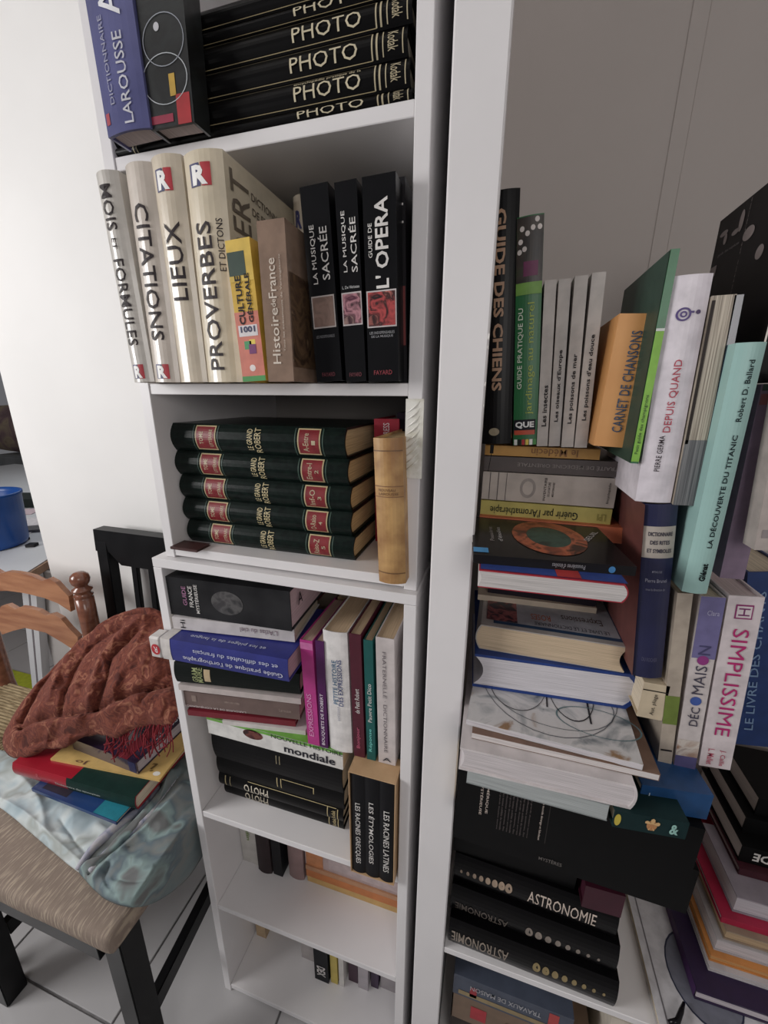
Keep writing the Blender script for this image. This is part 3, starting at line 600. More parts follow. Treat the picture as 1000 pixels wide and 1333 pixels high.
lie('dark green book with a golden sun and white mark on its spine', (797, 1076), (892, 1093), (797, 1054), z=z, D=0.14, h=0.024, cov=(20, 46, 48),
    decor=[('e', 'front', 0.52, 0.5, 0.14, 0.6, (190, 130, 80)), ('t', 'front', '*', 0.52, 0.5, 0.2, 0.9, 0, (224, 180, 120), 0.03), ('t', 'front', '&', 0.82, 0.5, 0.12, 0.6, 0, (150, 200, 190), 0.03), ('e', 'front', 0.05, 0.5, 0.09, 0.7, (200, 180, 60))])
z += 0.0245
z = pile([
  dict(lab='very large white hardback seen by its page edges, widest of the stack', bl=(597, 1001), br=(826, 1055), tl=(599, 973), D=0.26, mode='headR', cov=(216, 208, 208), pg=(214, 206, 208), board=0.0025, bulge=0.004, concave=0.004, inset=0.002),
  dict(lab='flat brown-covered album lying on the large white hardback', bl=(614, 961), br=(858, 1017), tl=(614, 953), D=0.22, mode='headR', cov=mat((126, 96, 80), 0.5), pg=(220, 212, 210), board=0.001, inset=-0.0003),
  dict(lab='white album with a scribbled ink and wash drawing on its cover', bl=(607, 943), br=(836, 1003), tl=(607, 936), D=0.24, mode='headR', cov=mix_mat('wash_print', [(90, 100, 108), (170, 172, 174), (206, 204, 204), (200, 198, 198), (150, 116, 84)], 13, warp=2.2), pg=(216, 210, 214), board=0.0008, inset=-0.0003,
       decor=[('o', 'top', 0.52, 0.32, 0.8, 0.46, (100, 106, 112), 0.0005, 0.985), ('o', 'top', 0.66, 0.42, 0.3, 0.5, (44, 42, 46), 0.0006, 0.97), ('r', 'top', 0.62, 0.5, 0.008, 0.3, (44, 42, 46)), ('r', 'top', 0.76, 0.33, 0.012, 0.3, (44, 42, 46)), ('e', 'top', 0.80, 0.72, 0.09, 0.2, (60, 56, 54)), ('e', 'top', 0.52, 0.78, 0.22, 0.3, mix_mat('ochre', [(150, 110, 70), (190, 150, 100), (110, 80, 60)], 60)), ('o', 'top', 0.3, 0.4, 0.4, 0.5, (70, 66, 70), 0.0006, 0.98), ('o', 'top', 0.5, 0.48, 0.94, 0.9, (96, 98, 104), 0.0005, 0.99), ('e', 'top', 0.86, 0.52, 0.06, 0.12, (50, 48, 50)), ('r', 'top', 0.42, 0.42, 0.10, 0.012, (50, 46, 50)), ('r', 'top', 0.50, 0.30, 0.01, 0.14, (50, 46, 50)), ('e', 'top', 0.2, 0.8, 0.24, 0.24, (90, 84, 82), 0.0004), ('e', 'top', 0.62, 0.42, 0.06, 0.14, (50, 46, 50)), ('o', 'top', 0.8, 0.2, 0.5, 0.2, (90, 120, 126), 0.0006, 0.96)]),
  dict(lab='thick royal blue hardback with white page edges toward the viewer', bl=(615, 893), br=(828, 925), tl=(613, 850), D=0.19, mode='headR', cov=(28, 62, 140), pg=(222, 218, 224), board=0.004, bulge=0.012, concave=0.012, inset=0.001),
  dict(lab='thick cream-paged book with a blue-bordered picture cover, above the blue hardback', bl=(618, 843), br=(812, 876), tl=(620, 812), D=0.17, mode='headL', cov=(176, 172, 168), pg=(214, 190, 158), board=0.0014, bulge=0.006, concave=0.008, inset=-0.0005,
       decor=[('r', 'top', 0.56, 0.42, 0.88, 0.74, (44, 74, 110)), ('r', 'top', 0.56, 0.42, 0.82, 0.66, (160, 164, 172), 0.0008), ('r', 'top', 0.18, 0.42, 0.22, 0.66, mix_mat('figure', [(40, 24, 40), (160, 90, 90), (60, 40, 50), (40, 50, 70)], 50), 0.0011), ('t', 'top', 'Expressions', 0.75, 0.3, 0.28, 0.12, 180, (80, 60, 50)), ('t', 'top', 'LE LIVRE ET LE DICTIONNAIRE', 0.66, 0.14, 0.5, 0.05, 180, (60, 60, 70)), ('t', 'top', 'ROSES', 0.46, 0.24, 0.14, 0.09, 180, (180, 90, 50))]),
], z)
CT = z
lie('thin cream booklet stacked between the picture book and the red one', (609, 779), (776, 799), (608, 769), z=z, D=0.13, cov=(206, 190, 168), board=0.001, h=0.009)
# pair that rests on a deeper block
zf = z + 0.0095
book('dark book hidden deep in the middle of the mixed stack', Vector((0.0, 0.575, zf+H0)), 0.15, -0.1905-zf, 0.2, 'lie', (40, 34, 44))
z = -0.19
z = pile([
  dict(lab='white-paged paperback with a red cover showing at its right corner', bl=(622, 764), br=(816, 786), tl=(627, 742), D=0.2, mode='headR', cov=(176, 36, 54), pg=(206, 200, 198), board=0.0012, inset=-0.0002, bulge=0.004, concave=0.003,
       decor=[('r', 'top', 0.5, 0.2, 0.98, 0.38, (44, 70, 150)), ('r', 'top', 0.62, 0.2, 0.16, 0.38, (190, 50, 50), 0.0008)]),
  dict(lab='black paperback with a glowing orange nebula ring on its cover', bl=(616, 733), br=(827, 750), tl=(616, 722), D=0.14, cov=mat((22, 20, 22), 0.4, coat=0.3), board=0.001, pg=(190, 170, 150), h=0.010,
       decor=[('o', 'top', 0.56, 0.52, 0.52, 0.84, mix_mat('nebula_ring', [(60, 30, 22), (190, 96, 60), (140, 64, 40), (80, 40, 30)], 40), 0.0006, 0.60), ('e', 'top', 0.56, 0.52, 0.32, 0.50, mix_mat('nebula_core', [(30, 44, 40), (50, 84, 72), (36, 60, 54)], 40)), ('t', 'top', 'Poussières', 0.14, 0.5, 0.36, 0.03, 90, (150, 140, 138)), ('t', 'top', "d'étoiles", 0.20, 0.5, 0.36, 0.03, 90, (190, 186, 186)), ('r', 'top', 0.05, 0.1, 0.1, 0.1, (70, 150, 210)), ('t', 'front', "Poussières d'étoiles", 0.6, 0.5, 0.2, 0.5, 180, (150, 150, 156)), ('e', 'front', 0.86, 0.5, 0.04, 0.7, (60, 130, 190)), ('t', 'top', 'SEUIL', 0.88, 0.6, 0.3, 0.04, 60, (190, 186, 186))]),
], z)
# upper lying stack (recessed), measured on its own front plane
YU = 0.55
def up(lab, bl, br, tl, D=0.2, **k): return lie(lab, bl, br, tl, Y=YU, D=D, roll=0, **k)
yz = lambda u, v: P(u, v, YU).z - H0
lie('orange paperback lying under the yellow aromatherapy book', (619, 690), (823, 705), (619, 671), Y=YU-0.01, D=0.18, roll=0, cov=(206, 104, 66), board=0.001)
up('yellow aromatherapy paperback with upside-down title', (617, 671), (795, 677), (617, 650), cov=(196, 182, 92), board=0.0012, decor=[('t', 'front', "Guérir par l'Aromathérapie", 0.42, 0.5, 0.68, 0.62, 180, (44, 50, 40)), ('t', 'front', 'LPI', 0.93, 0.5, 0.06, 0.4, 180, (150, 140, 60))])
up('thick pale paperback with thin lines and an oval emblem on its spine', (619, 649), (800, 653), (620, 613), cov=(196, 184, 174), board=0.0012, decor=[('r', 'front', 0.06, 0.5, 0.006, 0.98, (90, 80, 80)), ('r', 'front', 0.125, 0.5, 0.006, 0.98, (90, 80, 80)), ('r', 'front', 0.19, 0.5, 0.004, 0.98, (90, 80, 80)), ('o', 'front', 0.36, 0.5, 0.12, 0.7, (160, 150, 144), 0.0006, 0.7), ('t', 'front', 'INVENTAIRE', 0.49, 0.5, 0.8, 0.018, 90, (60, 54, 54)), ('t', 'front', 'DE LA NATURE', 0.52, 0.5, 0.5, 0.018, 90, (60, 54, 54)), ('t', 'front', 'MÉDITERRANÉE', 0.55, 0.5, 0.5, 0.018, 90, (60, 54, 54)), ('t', 'front', 'Encyclopédie', 0.95, 0.5, 0.7, 0.02, 90, (60, 54, 54))])
up('dark grey-brown paperback with faint mirrored capitals, lying', (620, 612), (815, 614), (621, 593), cov=(92, 82, 80), board=0.0012, decor=[('t', 'front', 'TRAITÉ DE MÉDECINE ORIENTALE', 0.6, 0.5, 0.7, 0.3, 180, (150, 140, 136))])
up('orange-yellow medical paperback lying directly under the standing nature guides', (622, 592), (781, 593), (623, 579), cov=(206, 150, 66), board=0.0012, decor=[('t', 'front', 'le Médecin', 0.62, 0.5, 0.4, 0.7, 180, (150, 96, 40))])
# books standing on that stack
YS = 0.53
RS = P(700, 579, YU).z - H0 + 0.0004
st2 = lambda lab, bl, br, tl, D=0.13, rest=RS, Y=YS, **k: stand(lab, bl, br, tl, Y, D=D, rest=rest, **k)
BRZ = (170, 130, 100)
o = st2('tall black dog guide with bronze capitals, leftmost behind the white board', (627, 580), (665, 578), (633, 253), cov=mat((16, 15, 17), 0.35), bulge=0.004,
    decor=[('t', 'front', 'GUIDE DES CHIENS', 0.46, 0.585, 0.70, 0.32, -90, BRZ, 0.03), ('e', 'front', 0.42, 0.055, 0.36, 0.035, (150, 136, 110))])
rb_ = empty('ribbon_bookmark', P(640, 582, 0.526), 'thin black ribbon bookmark hanging from the dog guide over the lying books', 'bookmark')
bm = bmesh.new(); q = [P(641, 579, 0.5265)-rb_.location, P(640, 590, 0.5265)-rb_.location, P(638, 601, 0.5265)-rb_.location, P(635.5, 613, 0.5265)-rb_.location]
for a_, b_ in zip(q, q[1:]):
    bmesh.ops.create_cube(bm, size=1, matrix=Matrix.Translation((a_+b_)/2) @ (b_-a_).to_track_quat('Z', 'Y').to_matrix().to_4x4() @ Matrix.Diagonal((0.0045, 0.0008, (b_-a_).length*1.05, 1)))
link('ribbon', fin(bm, 'ribbon'), rb_, mat((20, 18, 20), 0.6))
o = st2('green gardening guide with flowers at the top and striped foot', (668, 582), (699, 581), (673, 286), cov=mat((24, 108, 54), 0.4, c2=(20, 98, 48), scale=10), bulge=0.002,
    decor=[('r', 'front', 0.5, 0.86, 0.99, 0.27, mix_mat('flowers', [(30, 26, 26), (60, 50, 44), (46, 66, 36)], 30)), ('r', 'front', 0.5, 0.71, 0.99, 0.05, (110, 160, 60), 0.0006), ('r', 'front', 0.55, 0.79, 0.55, 0.06, (110, 30, 80), 0.0008)] +
    [('e', 'front', x, y, 0.17, 0.022, (220, 210, 205), 0.0009) for x, y in ((0.2, 0.95), (0.75, 0.98), (0.4, 0.93), (0.15, 0.9), (0.85, 0.95), (0.3, 0.87), (0.6, 0.95), (0.12, 0.86))] +
    [('t', 'front', 'GUIDE PRATIQUE DU', 0.22, 0.45, 0.36, 0.22, 90, (220, 228, 210)), ('t', 'front', 'jardinage au naturel', 0.64, 0.40, 0.50, 0.34, 90, (158, 176, 56), 0.0),
     ('r', 'front', 0.46, 0.09, 0.9, 0.07, (30, 30, 40)), ('r', 'front', 0.46, 0.062, 0.85, 0.022, (200, 70, 40), 0.0008), ('t', 'front', 'QUE', 0.46, 0.098, 0.78, 0.034, 0, (235, 235, 235), 0.04)] +
    [('r', 'front', 0.1+0.16*i, 0.014, 0.13, 0.028, c, 0.0007) for i, c in enumerate(((230, 230, 225), (40, 40, 40), (190, 30, 40), (220, 190, 60), (230, 230, 225), (60, 140, 60)))])
GR = (190, 182, 176)
for lab, bl, br, tl, t, dy, tw in (('slim pale grey nature guide titled Les insectes', (699, 579), (713, 579.5), (709.5, 363), 'Les insectes', 0.26, 0.26),
                           ('slim pale grey nature guide on the birds of Europe', (714.5, 579), (729, 580), (728, 361.5), "Les oiseaux d'Europe", 0.38, 0.44),
                           ('slim pale grey nature guide on sea fish', (731, 580), (746.5, 581), (749, 357), 'Les poissons de mer', 0.36, 0.42),
                           ('slim pale grey nature guide on freshwater fish', (748, 581), (764, 583), (771.5, 353), "Les poissons d'eau douce", 0.42, 0.50)):
    st2(lab, bl, br, tl, cov=mat(GR, 0.5), board=0.0012, D=0.12, Y=YS if 'birds' not in lab else YS+0.004, decor=[('t', 'front', t, 0.56, dy, tw, 0.42, 90, INK, 0.02)], group='slim grey nature guides')
st2('bright orange song book titled CARNET DE CHANSONS, standing tilted', (773, 580), (816, 585), (807, 408), cov=mat((222, 156, 88), 0.5, c2=(216, 148, 80), scale=20), board=0.0015, D=0.13, Y=0.50, rest=None,
    decor=[('t', 'front', 'CARNET DE CHANSONS', 0.58, 0.5, 0.76, 0.30, 90, (66, 84, 110), 0.01)])
GB = mat((26, 96, 60), 0.35, coat=0.3)
st2('tall thin green booklet between the song book and the large white book', (821, 603), (831, 604), (874, 324), cov=mat((38, 110, 66), 0.35), board=0.0008, D=0.15, rest=None, Y=0.463,
    decor=[('r', 'left', 0.5, 0.5, 0.995, 0.995, (44, 70, 58)), ('r', 'front', 0.5, 0.33, 1.0, 0.64, (130, 190, 60)), ('t', 'front', 'Petit guide des champignons', 0.5, 0.2, 0.3, 0.5, 90, (40, 70, 30)), ('r', 'front', 0.5, 0.655, 1.0, 0.012, (220, 225, 220), 0.0008)])
# upper right row standing on the blue dictionary
YR = 0.463
R1 = P(860, 655, YR).z - H0
st3 = lambda lab, bl, br, tl, D=0.15, rest=None, Y=YR, **k: stand(lab, bl, br, tl, Y, D=D, rest=rest, **k)
st3('large white book titled DEPUIS QUAND with a violet spiral', (828, 653), (874, 658), (876, 359), cov=mat((224, 216, 224), 0.4), board=0.0015, bulge=0.003,
    decor=[('t', 'front', 'DEPUIS QUAND', 0.52, 0.50, 0.32, 0.24, 90, (190, 60, 80)), ('t', 'front', 'PIERRE GERMA', 0.42, 0.24, 0.17, 0.15, 90, (60, 50, 56)),
           ('o', 'front', 0.42, 0.845, 0.38, 0.055, (84, 64, 130), 0.0007, 0.72), ('o', 'front', 0.42, 0.845, 0.18, 0.026, (84, 64, 130), 0.0008, 0.5), ('r', 'front', 0.62, 0.853, 0.12, 0.008, (84, 64, 130)), ('e', 'front', 0.78, 0.852, 0.12, 0.018, (84, 64, 110))])
RIB = mat((196, 184, 166), 0.5, 'ribbed', c2=(120, 108, 94), scale=60, axis='x')
st3('cream ribbed file with a grey lower end, right of the big white book', (876, 657), (903, 658), (928, 385), cov=RIB, board=0.001, decor=[('r', 'front', 0.5, 0.17, 1.0, 0.34, mat((120, 120, 122), 0.4, 'ribbed', c2=(70, 72, 76), scale=60, axis='x')), ('r', 'front', 0.08, 0.65, 0.14, 0.66, (50, 42, 40))])
st3('thin glossy navy binder between the ribbed file and the turquoise book', (905, 658), (915, 660), (957, 384), cov=mat((34, 42, 66), 0.2, coat=0.6), board=0.001)
st3('turquoise book on a famous shipwreck discovery, standing tilted', (889, 771), (921, 778), (961, 446), cov=mat((152, 192, 186), 0.45, c2=(146, 186, 180), scale=12), board=0.002, bulge=0.003, Y=0.446,
    decor=[('t', 'front', 'LA DÉCOUVERTE DU TITANIC', 0.6, 0.44, 0.46, 0.24, 90, (24, 40, 44), 0.02), ('t', 'front', 'Robert D. Ballard', 0.6, 0.83, 0.22, 0.2, 90, (24, 40, 44), 0.015), ('t', 'front', 'Glénat', 0.62, 0.10, 0.08, 0.26, 90, (10, 20, 24), 0.04)])
st3('dusty purple hardback right of the turquoise book', (937, 752), (968, 756), (992, 500), cov=mat((136, 114, 138), 0.5), D=0.14, Y=0.470, decor=[('r', 'front', 0.3, 0.93, 0.5, 0.05, (150, 90, 90)), ('r', 'front', 0.5, 0.985, 0.9, 0.03, (60, 80, 70))])
st3('beige-grey book with dark script at the right picture edge', (982, 716), (1020, 724), (1026, 480), cov=mat((176, 164, 158), 0.5), D=0.02, Y=0.44, decor=[('t', 'front', 'Entre terre et mer', 0.5, 0.4, 0.4, 0.3, 90, (70, 60, 60)), ('r', 'front', 0.35, 0.1, 0.4, 0.05, (140, 130, 130))])
# tall black board with animal silhouettes
x0 = P(1001, 420, 0.47).x
yb = 0.47
for k in range(60):
    yb = 0.47 + 0.005*k
    if P(939, 288, yb).x > x0: break
ztop = P(939, 288, yb).z
sil = [('e', 'left', 0.12, 0.90, 0.12, 0.03), ('e', 'left', 0.16, 0.86, 0.05, 0.06), ('e', 'left', 0.36, 0.90, 0.06, 0.11), ('e', 'left', 0.3, 0.86, 0.1, 0.03), ('e', 'left', 0.5, 0.80, 0.14, 0.07), ('e', 'left', 0.72, 0.93, 0.05, 0.1), ('e', 'left', 0.76, 0.9, 0.1, 0.03), ('e', 'left', 0.7, 0.66, 0.09, 0.07), ('r', 'left', 0.06, 0.70, 0.1, 0.06), ('e', 'left', 0.9, 0.84, 0.06, 0.05)]
tz = P(992, 500, 0.47).z - H0 + 0.002
book('tall black picture book with grey animal silhouettes, behind the turquoise book', Vector((x0, 0.47, tz+H0)), 0.03, ztop-tz-H0, yb-0.47, 'stand', (20, 17, 18),
     decor=[s_+((120, 108, 106),) for s_ in sil] + [('t', 'left', 'pattes et traces', 0.45, 0.74, 0.5, 0.012, 90, (110, 100, 96)), ('t', 'left', 'LES ANIMAUX', 0.88, 0.8, 0.3, 0.05, 90, (170, 160, 160)), ('t', 'left', 'guide des espèces', 0.25, 0.78, 0.3, 0.02, 0, (90, 84, 84)), ('r', 'front', 0.02, 0.5, 0.05, 1, (220, 210, 200))])
# middle right row
st3('thick navy dictionary with a pale title label standing beside the stack', (824, 881), (863, 885), (841, 657), cov=mat((36, 38, 78), 0.4, c2=(30, 32, 66), scale=20), bulge=0.004, D=0.2,
    decor=[('r', 'left', 0.5, 0.5, 0.995, 0.995, (104, 56, 52)), ('r', 'front', 0.50, 0.80, 0.97, 0.17, (176, 166, 156)), ('t', 'front', 'DICTIONNAIRE', 0.52, 0.845, 0.74, 0.022, 0, (60, 56, 70), 0.03), ('t', 'front', 'DES RITES', 0.52, 0.80, 0.6, 0.022, 0, (60, 56, 70), 0.03), ('t', 'front', "ET SYMBOLES", 0.52, 0.755, 0.74, 0.022, 0, (60, 56, 70), 0.03),
           ('t', 'front', 'MYTHOLOGIE', 0.5, 0.64, 0.3, 0.012, 0, (150, 150, 170)), ('t', 'front', 'Pierre Brunel', 0.5, 0.59, 0.66, 0.02, 0, (160, 160, 180)), ('t', 'front', 'sous la direction de', 0.5, 0.54, 0.6, 0.014, 0, (130, 130, 150)), ('t', 'front', 'DU ROCHER', 0.5, 0.12, 0.5, 0.024, 0, (90, 90, 120))])
lie('small beige notebook with sideways handwriting under the navy dictionary', (829, 932), (862, 937), (829, 886), Y=0.463, D=0.15, roll=0, cov=(206, 188, 158), board=0.001, decor=[('t', 'front', 'Aut. pliage', 0.55, 0.42, 0.6, 0.2, 90, (50, 44, 40)), ('r', 'front', 0.5, 0.8, 0.98, 0.03, (40, 36, 34))])
SH = P(960, 778, YR).z - H0
st3('beige book with a green band low on its spine, left of the home decoration book', (856, 995), (874, 997), (882, 772), cov=mat((180, 166, 150), 0.25, coat=0.4), board=0.0015, decor=[('r', 'front', 0.5, 0.35, 1.0, 0.17, (110, 130, 50)), ('r', 'front', 0.5, 0.1, 0.8, 0.01, INK)])
st3('home decoration book with purple top and titled DÉCO MAISON', (876, 1003), (904, 1006), (913, 776), cov=mat((206, 196, 194), 0.35, coat=0.3), board=0.0015,
    decor=[('r', 'front', 0.5, 0.84, 1.0, 0.32, (112, 106, 156)), ('r', 'front', 0.5, 0.05, 1.0, 0.11, (90, 84, 134)), ('r', 'front', 0.5, 0.155, 1.0, 0.10, mix_mat('room_print', [(150, 110, 86), (200, 190, 180), (110, 76, 60)], 40)),
           ('t', 'front', 'DÉC', 0.5, 0.35, 0.11, 0.50, 90, (70, 66, 84)), ('e', 'front', 0.5, 0.44, 0.5, 0.05, (60, 90, 170)), ('t', 'front', 'MAIS', 0.5, 0.56, 0.16, 0.50, 90, (70, 66, 84), 0.0), ('e', 'front', 0.5, 0.67, 0.5, 0.05, (150, 50, 130), 0.0008), ('t', 'front', 'N', 0.5, 0.725, 0.05, 0.5, 90, (70, 66, 110)), ('t', 'front', 'Clara', 0.6, 0.92, 0.5, 0.025, 0, (180, 176, 210))])
st3('white book with large magenta title SIMPLISSIME', (910, 996), (951, 1001), (949, 775), cov=mat((214, 202, 204), 0.35), board=0.002, D=0.095, pg=(210, 190, 190),
    decor=[('t', 'front', 'SIMPLISSIME', 0.52, 0.52, 0.62, 0.46, -90, (190, 30, 110), 0.0), ('r', 'front', 0.5, 0.92, 0.5, 0.075, (150, 40, 110)), ('r', 'front', 0.5, 0.92, 0.42, 0.06, (214, 202, 204), 0.0008), ('t', 'front', 'H', 0.5, 0.92, 0.04, 0.32, 90, (120, 40, 100)), ('t', 'front', 'J. Caille', 0.66, 0.07, 0.1, 0.2, -90, (190, 60, 90)), ('t', 'front', 'L. Mallet', 0.3, 0.07, 0.1, 0.2, -90, (190, 60, 90))])
st3('blue hardback with pale blue capitals beside the magenta-titled book', (954, 968), (1010, 980), (974, 745), cov=mat((30, 58, 118), 0.4), D=0.16, Y=0.565, decor=[('t', 'front', 'LE LIVRE DES CHANTS', 0.32, 0.5, 0.8, 0.2, 90, (120, 150, 190))])
z = SH - 0.222
lie('blue hardback lying under the home decoration book, with pale marks', (829, 1052), (920, 1067), (829, 1012), z=-0.466, D=0.18, h=0.036, cov=mat((30, 76, 130), 0.35), board=0.002, decor=[('t', 'front', 'I.', 0.14, 0.5, 0.05, 0.5, 0, (170, 190, 210)), ('t', 'front', 'B', 0.3, 0.5, 0.05, 0.3, 90, (90, 130, 180))])

# ------------------------------------------------------------------ lower right piles
def L(lab, bl, br, tl, z, D, h, **k):
    return lie(lab, bl, br, tl, z=z, D=D, h=h, **k)
zb = -0.9196
# white album with a grey disc, left edge visible
a = Pz(846, 1300, zb); xm = a.x
book('white album with a grey disc outlined in dark blue, lying at the lower right', Vector((xm, 0.44, zb+H0)), 0.20, 0.016, 0.28, 'lie', mat((206, 204, 208), 0.25, coat=0.4), board=0.001,
     decor=[('e', 'top', 0.42, 0.34, 0.50, 0.44, (36, 42, 70), 0.0004), ('e', 'top', 0.42, 0.34, 0.48, 0.42, (112, 114, 128), 0.0006), ('r', 'top', 0.24, 0.80, 0.22, 0.22, (140, 104, 92), 0.0005), ('e', 'top', 0.13, 0.74, 0.08, 0.05, (24, 22, 26), 0.0008), ('r', 'top', 0.06, 0.5, 0.01, 0.9, (120, 116, 120), 0.0005), ('e', 'top', 0.44, 0.46, 0.06, 0.03, (150, 150, 160), 0.0008)])
bm = bmesh.new(); tube_bm(bm, [Vector((0, 0, 0)), Vector((0.012, 0.004, 0.004)), Vector((0.022, 0.018, 0.002)), Vector((0.03, 0.03, 0.001))], [0.0035, 0.004, 0.0035, 0.002], 8)
o = link('pen', fin(bm, 'pen', True), None, mat((24, 22, 26), 0.2)); o.location = Vector((xm+0.012, 0.462, zb+0.0215+H0)); tag(o, 'small black glossy clip lying on the corner of the white album', 'clip')
zb2 = zb+0.0168
pa = Pz(904, 1300, zb2)
book('large purple hardback with white page edge, lying on the white album', Vector((pa.x, pa.y, zb2+H0)), 0.30, 0.020, 0.25, 'fore', mat((46, 30, 66), 0.35), (200, 190, 196), board=0.003, inset=0.002, decor=[('r', 'left', 0.5, 0.5, 0.98, 1, (70, 36, 90))])
zc = zb2+0.0204
prev = zc
for lab, bl, h, c, pgc, mode, x1 in (
    ('large white magazine lying on the purple hardback', (922, 1263), 0.010, (190, 186, 190), (200, 190, 184), 'fore', 0.30),
    ('orange-edged catalogue lying above the white magazine', (923, 1250), 0.014, (206, 130, 60), (206, 150, 90), 'fore', 0.30),
    ('thick white catalogue with grey cover lying in the lower right pile', (929, 1236), 0.026, (176, 170, 172), (204, 194, 196), 'fore', 0.28),
    ('thick tan-paged book lying in the lower right pile', (942, 1222), 0.020, (150, 130, 110), (190, 160, 124), 'fore', 0.26),
    ('bright red book with a white circle mark in the lower right pile', (938, 1200), 0.012, (176, 20, 60), (180, 170, 170), 'lie', 0.26),
    ('thick white-paged book with a lilac cover in the lower right pile', (953, 1186), 0.034, (150, 140, 150), (200, 194, 200), 'fore', 0.24),
    ('dark red book lying under the black volumes at the right picture edge', (961, 1138), 0.014, (70, 18, 32), (170, 150, 150), 'lie', 0.24),
    ('black volume with white capitals DE, lowest of the black ones at the right', (961, 1120), 0.034, (8, 8, 9), (206, 196, 192), 'lie', 0.24),
    ('black volume second from the top at the right picture edge', (966, 1082), 0.032, (9, 9, 10), (206, 196, 192), 'lie', 0.24),
    ('topmost black volume at the right picture edge', (982, 1060), 0.036, (8, 8, 9), (206, 196, 192), 'lie', 0.22)):
    p = Pz(*bl, prev)
    dd = [('t', 'front', 'DE', 0.12, 0.5, 0.10, 0.5, 180, (230, 225, 220), 0.03)] if 'DE,' in lab else []
    book(lab, Vector((p.x, p.y, prev+H0)), x1, h, min(0.12 if 'lilac' in lab or 'dark red book' in lab else 0.26, 0.78-p.y), mode, c, pgc, board=0.0025, inset=0.002, decor=dd)
    prev += h + 0.0004
# lower shelf things under the astronomy volumes
zl = -1.2196
for lab, h, c, x0, x1, dec in (
    ('dark game box lying at the bottom of the lowest visible shelf', 0.09, (50, 40, 36), 0.0, 0.24, []),
    ('brown and yellow board game box on the lowest visible shelf', 0.07, (120, 96, 76), 0.002, 0.235, [('t', 'front', 'SUDOKU', 0.55, 0.5, 0.3, 0.3, 180, (40, 30, 30)), ('r', 'front', 0.2, 0.5, 0.12, 0.5, (180, 40, 50))]),
    ('blue-grey box with small white letters just under the shelf', 0.055, (70, 78, 96), 0.0, 0.20, [('t', 'front', 'TRAVAUX DE MAISON', 0.45, 0.6, 0.6, 0.22, 180, (170, 170, 176)), ('r', 'front', 0.18, 0.4, 0.06, 0.5, (170, 40, 50)), ('r', 'front', 0.85, 0.5, 0.08, 0.8, (190, 60, 60)), ('r', 'front', 0.5, 0.2, 0.9, 0.2, (150, 130, 90))])):
    book(lab, Vector((x0, 0.475, zl+H0)), x1-x0, h, 0.25, 'lie', c, decor=dec, board=0.002, cat='box', name='box'); zl += h+0.0004
book('cream photograph album on the lowest visible shelf, right of the boxes', Vector((0.250, 0.475, -1.2196+H0)), 0.06, 0.26, 0.2, 'stand', (206, 196, 180))

# ------------------------------------------------------------------ black chair with pile
SEATZ = -0.862
ch = empty('upholstered_chair', (-0.79, 0.52, FL), 'black wooden chair with ribbed taupe seat, carrying bag, books and scarf', 'chair')
co = ch.location
def cb(n, a, b, w_, d_, m=BLACKW, up=Vector((0, 1, 0))):
    a = Vector(a) + Vector((0, 0, H0)) - co; b = Vector(b) + Vector((0, 0, H0)) - co
    return bar(n, a, b, w_, d_, m, ch, up)
SEATM = mat((134, 118, 106), 0.9, 'ribbed_upholstery', 0.15, c2=(98, 84, 76), scale=55, bump=0.9, axis='y2')
cb('leg', (-0.577, 0.318, -1.36), (-0.577, 0.322, -0.905), 0.042, 0.042); cb('leg', (-1.0, 0.315, -1.36), (-1.005, 0.322, -0.905), 0.042, 0.042)
cb('back_post', (-0.628, 0.76, -1.36), (-0.625, 0.735, -0.87), 0.036, 0.036); cb('back_post', (-1.005, 0.76, -1.36), (-1.005, 0.735, -0.87), 0.036, 0.036)
cb('back_post', (-0.625, 0.735, -0.87), (-0.618, 0.772, -0.385), 0.038, 0.030); cb('back_post', (-1.005, 0.735, -0.87), (-1.020, 0.772, -0.385), 0.038, 0.030)
def bz(z): return 0.735 + 0.037*(z+0.87)/0.485
for x in (-0.925, -0.868, -0.811, -0.754, -0.697): cb('slat', (x+0.005, bz(-0.80), -0.80), (x, bz(-0.43), -0.43), 0.020, 0.012)
cb('lower_rail', (-0.99, bz(-0.80), -0.80), (-0.61, bz(-0.80), -0.80), 0.018, 0.05)
pts = [(-1.044, -0.415), (-1.038, -0.352), (-0.595, -0.352), (-0.590, -0.415), (-0.64, -0.415), (-0.672, -0.448), (-0.962, -0.448), (-0.996, -0.415)]
pr = prism('top_rail', [(x-co.x, z+H0-co.z) for x, z in pts], 0.757-co.y, 0.789-co.y, BLACKW, ch)
cb('apron', (-0.985, 0.315, -0.925), (-0.597, 0.315, -0.925), 0.05, 0.022, BLACKW) if False else None
box('apron', (-0.982-co.x, -0.599-co.x, 0.292-co.y, 0.312-co.y, -0.957+H0-co.z, -0.907+H0-co.z), BLACKW, ch)
box('apron', (-0.615-co.x, -0.597-co.x, 0.344-co.y, 0.715-co.y, -0.952+H0-co.z, -0.905+H0-co.z), BLACKW, ch)
box('apron', (-1.012-co.x, -0.994-co.x, 0.344-co.y, 0.715-co.y, -0.952+H0-co.z, -0.905+H0-co.z), BLACKW, ch)
cb('stretcher', (-0.582, 0.338, -1.19), (-0.628, 0.752, -1.19), 0.02, 0.042, up=Vector((0,0,1)))
box('stretcher', (-1.012-co.x, -0.994-co.x, 0.344-co.y, 0.742-co.y, -1.205+H0-co.z, -1.165+H0-co.z), BLACKW, ch)
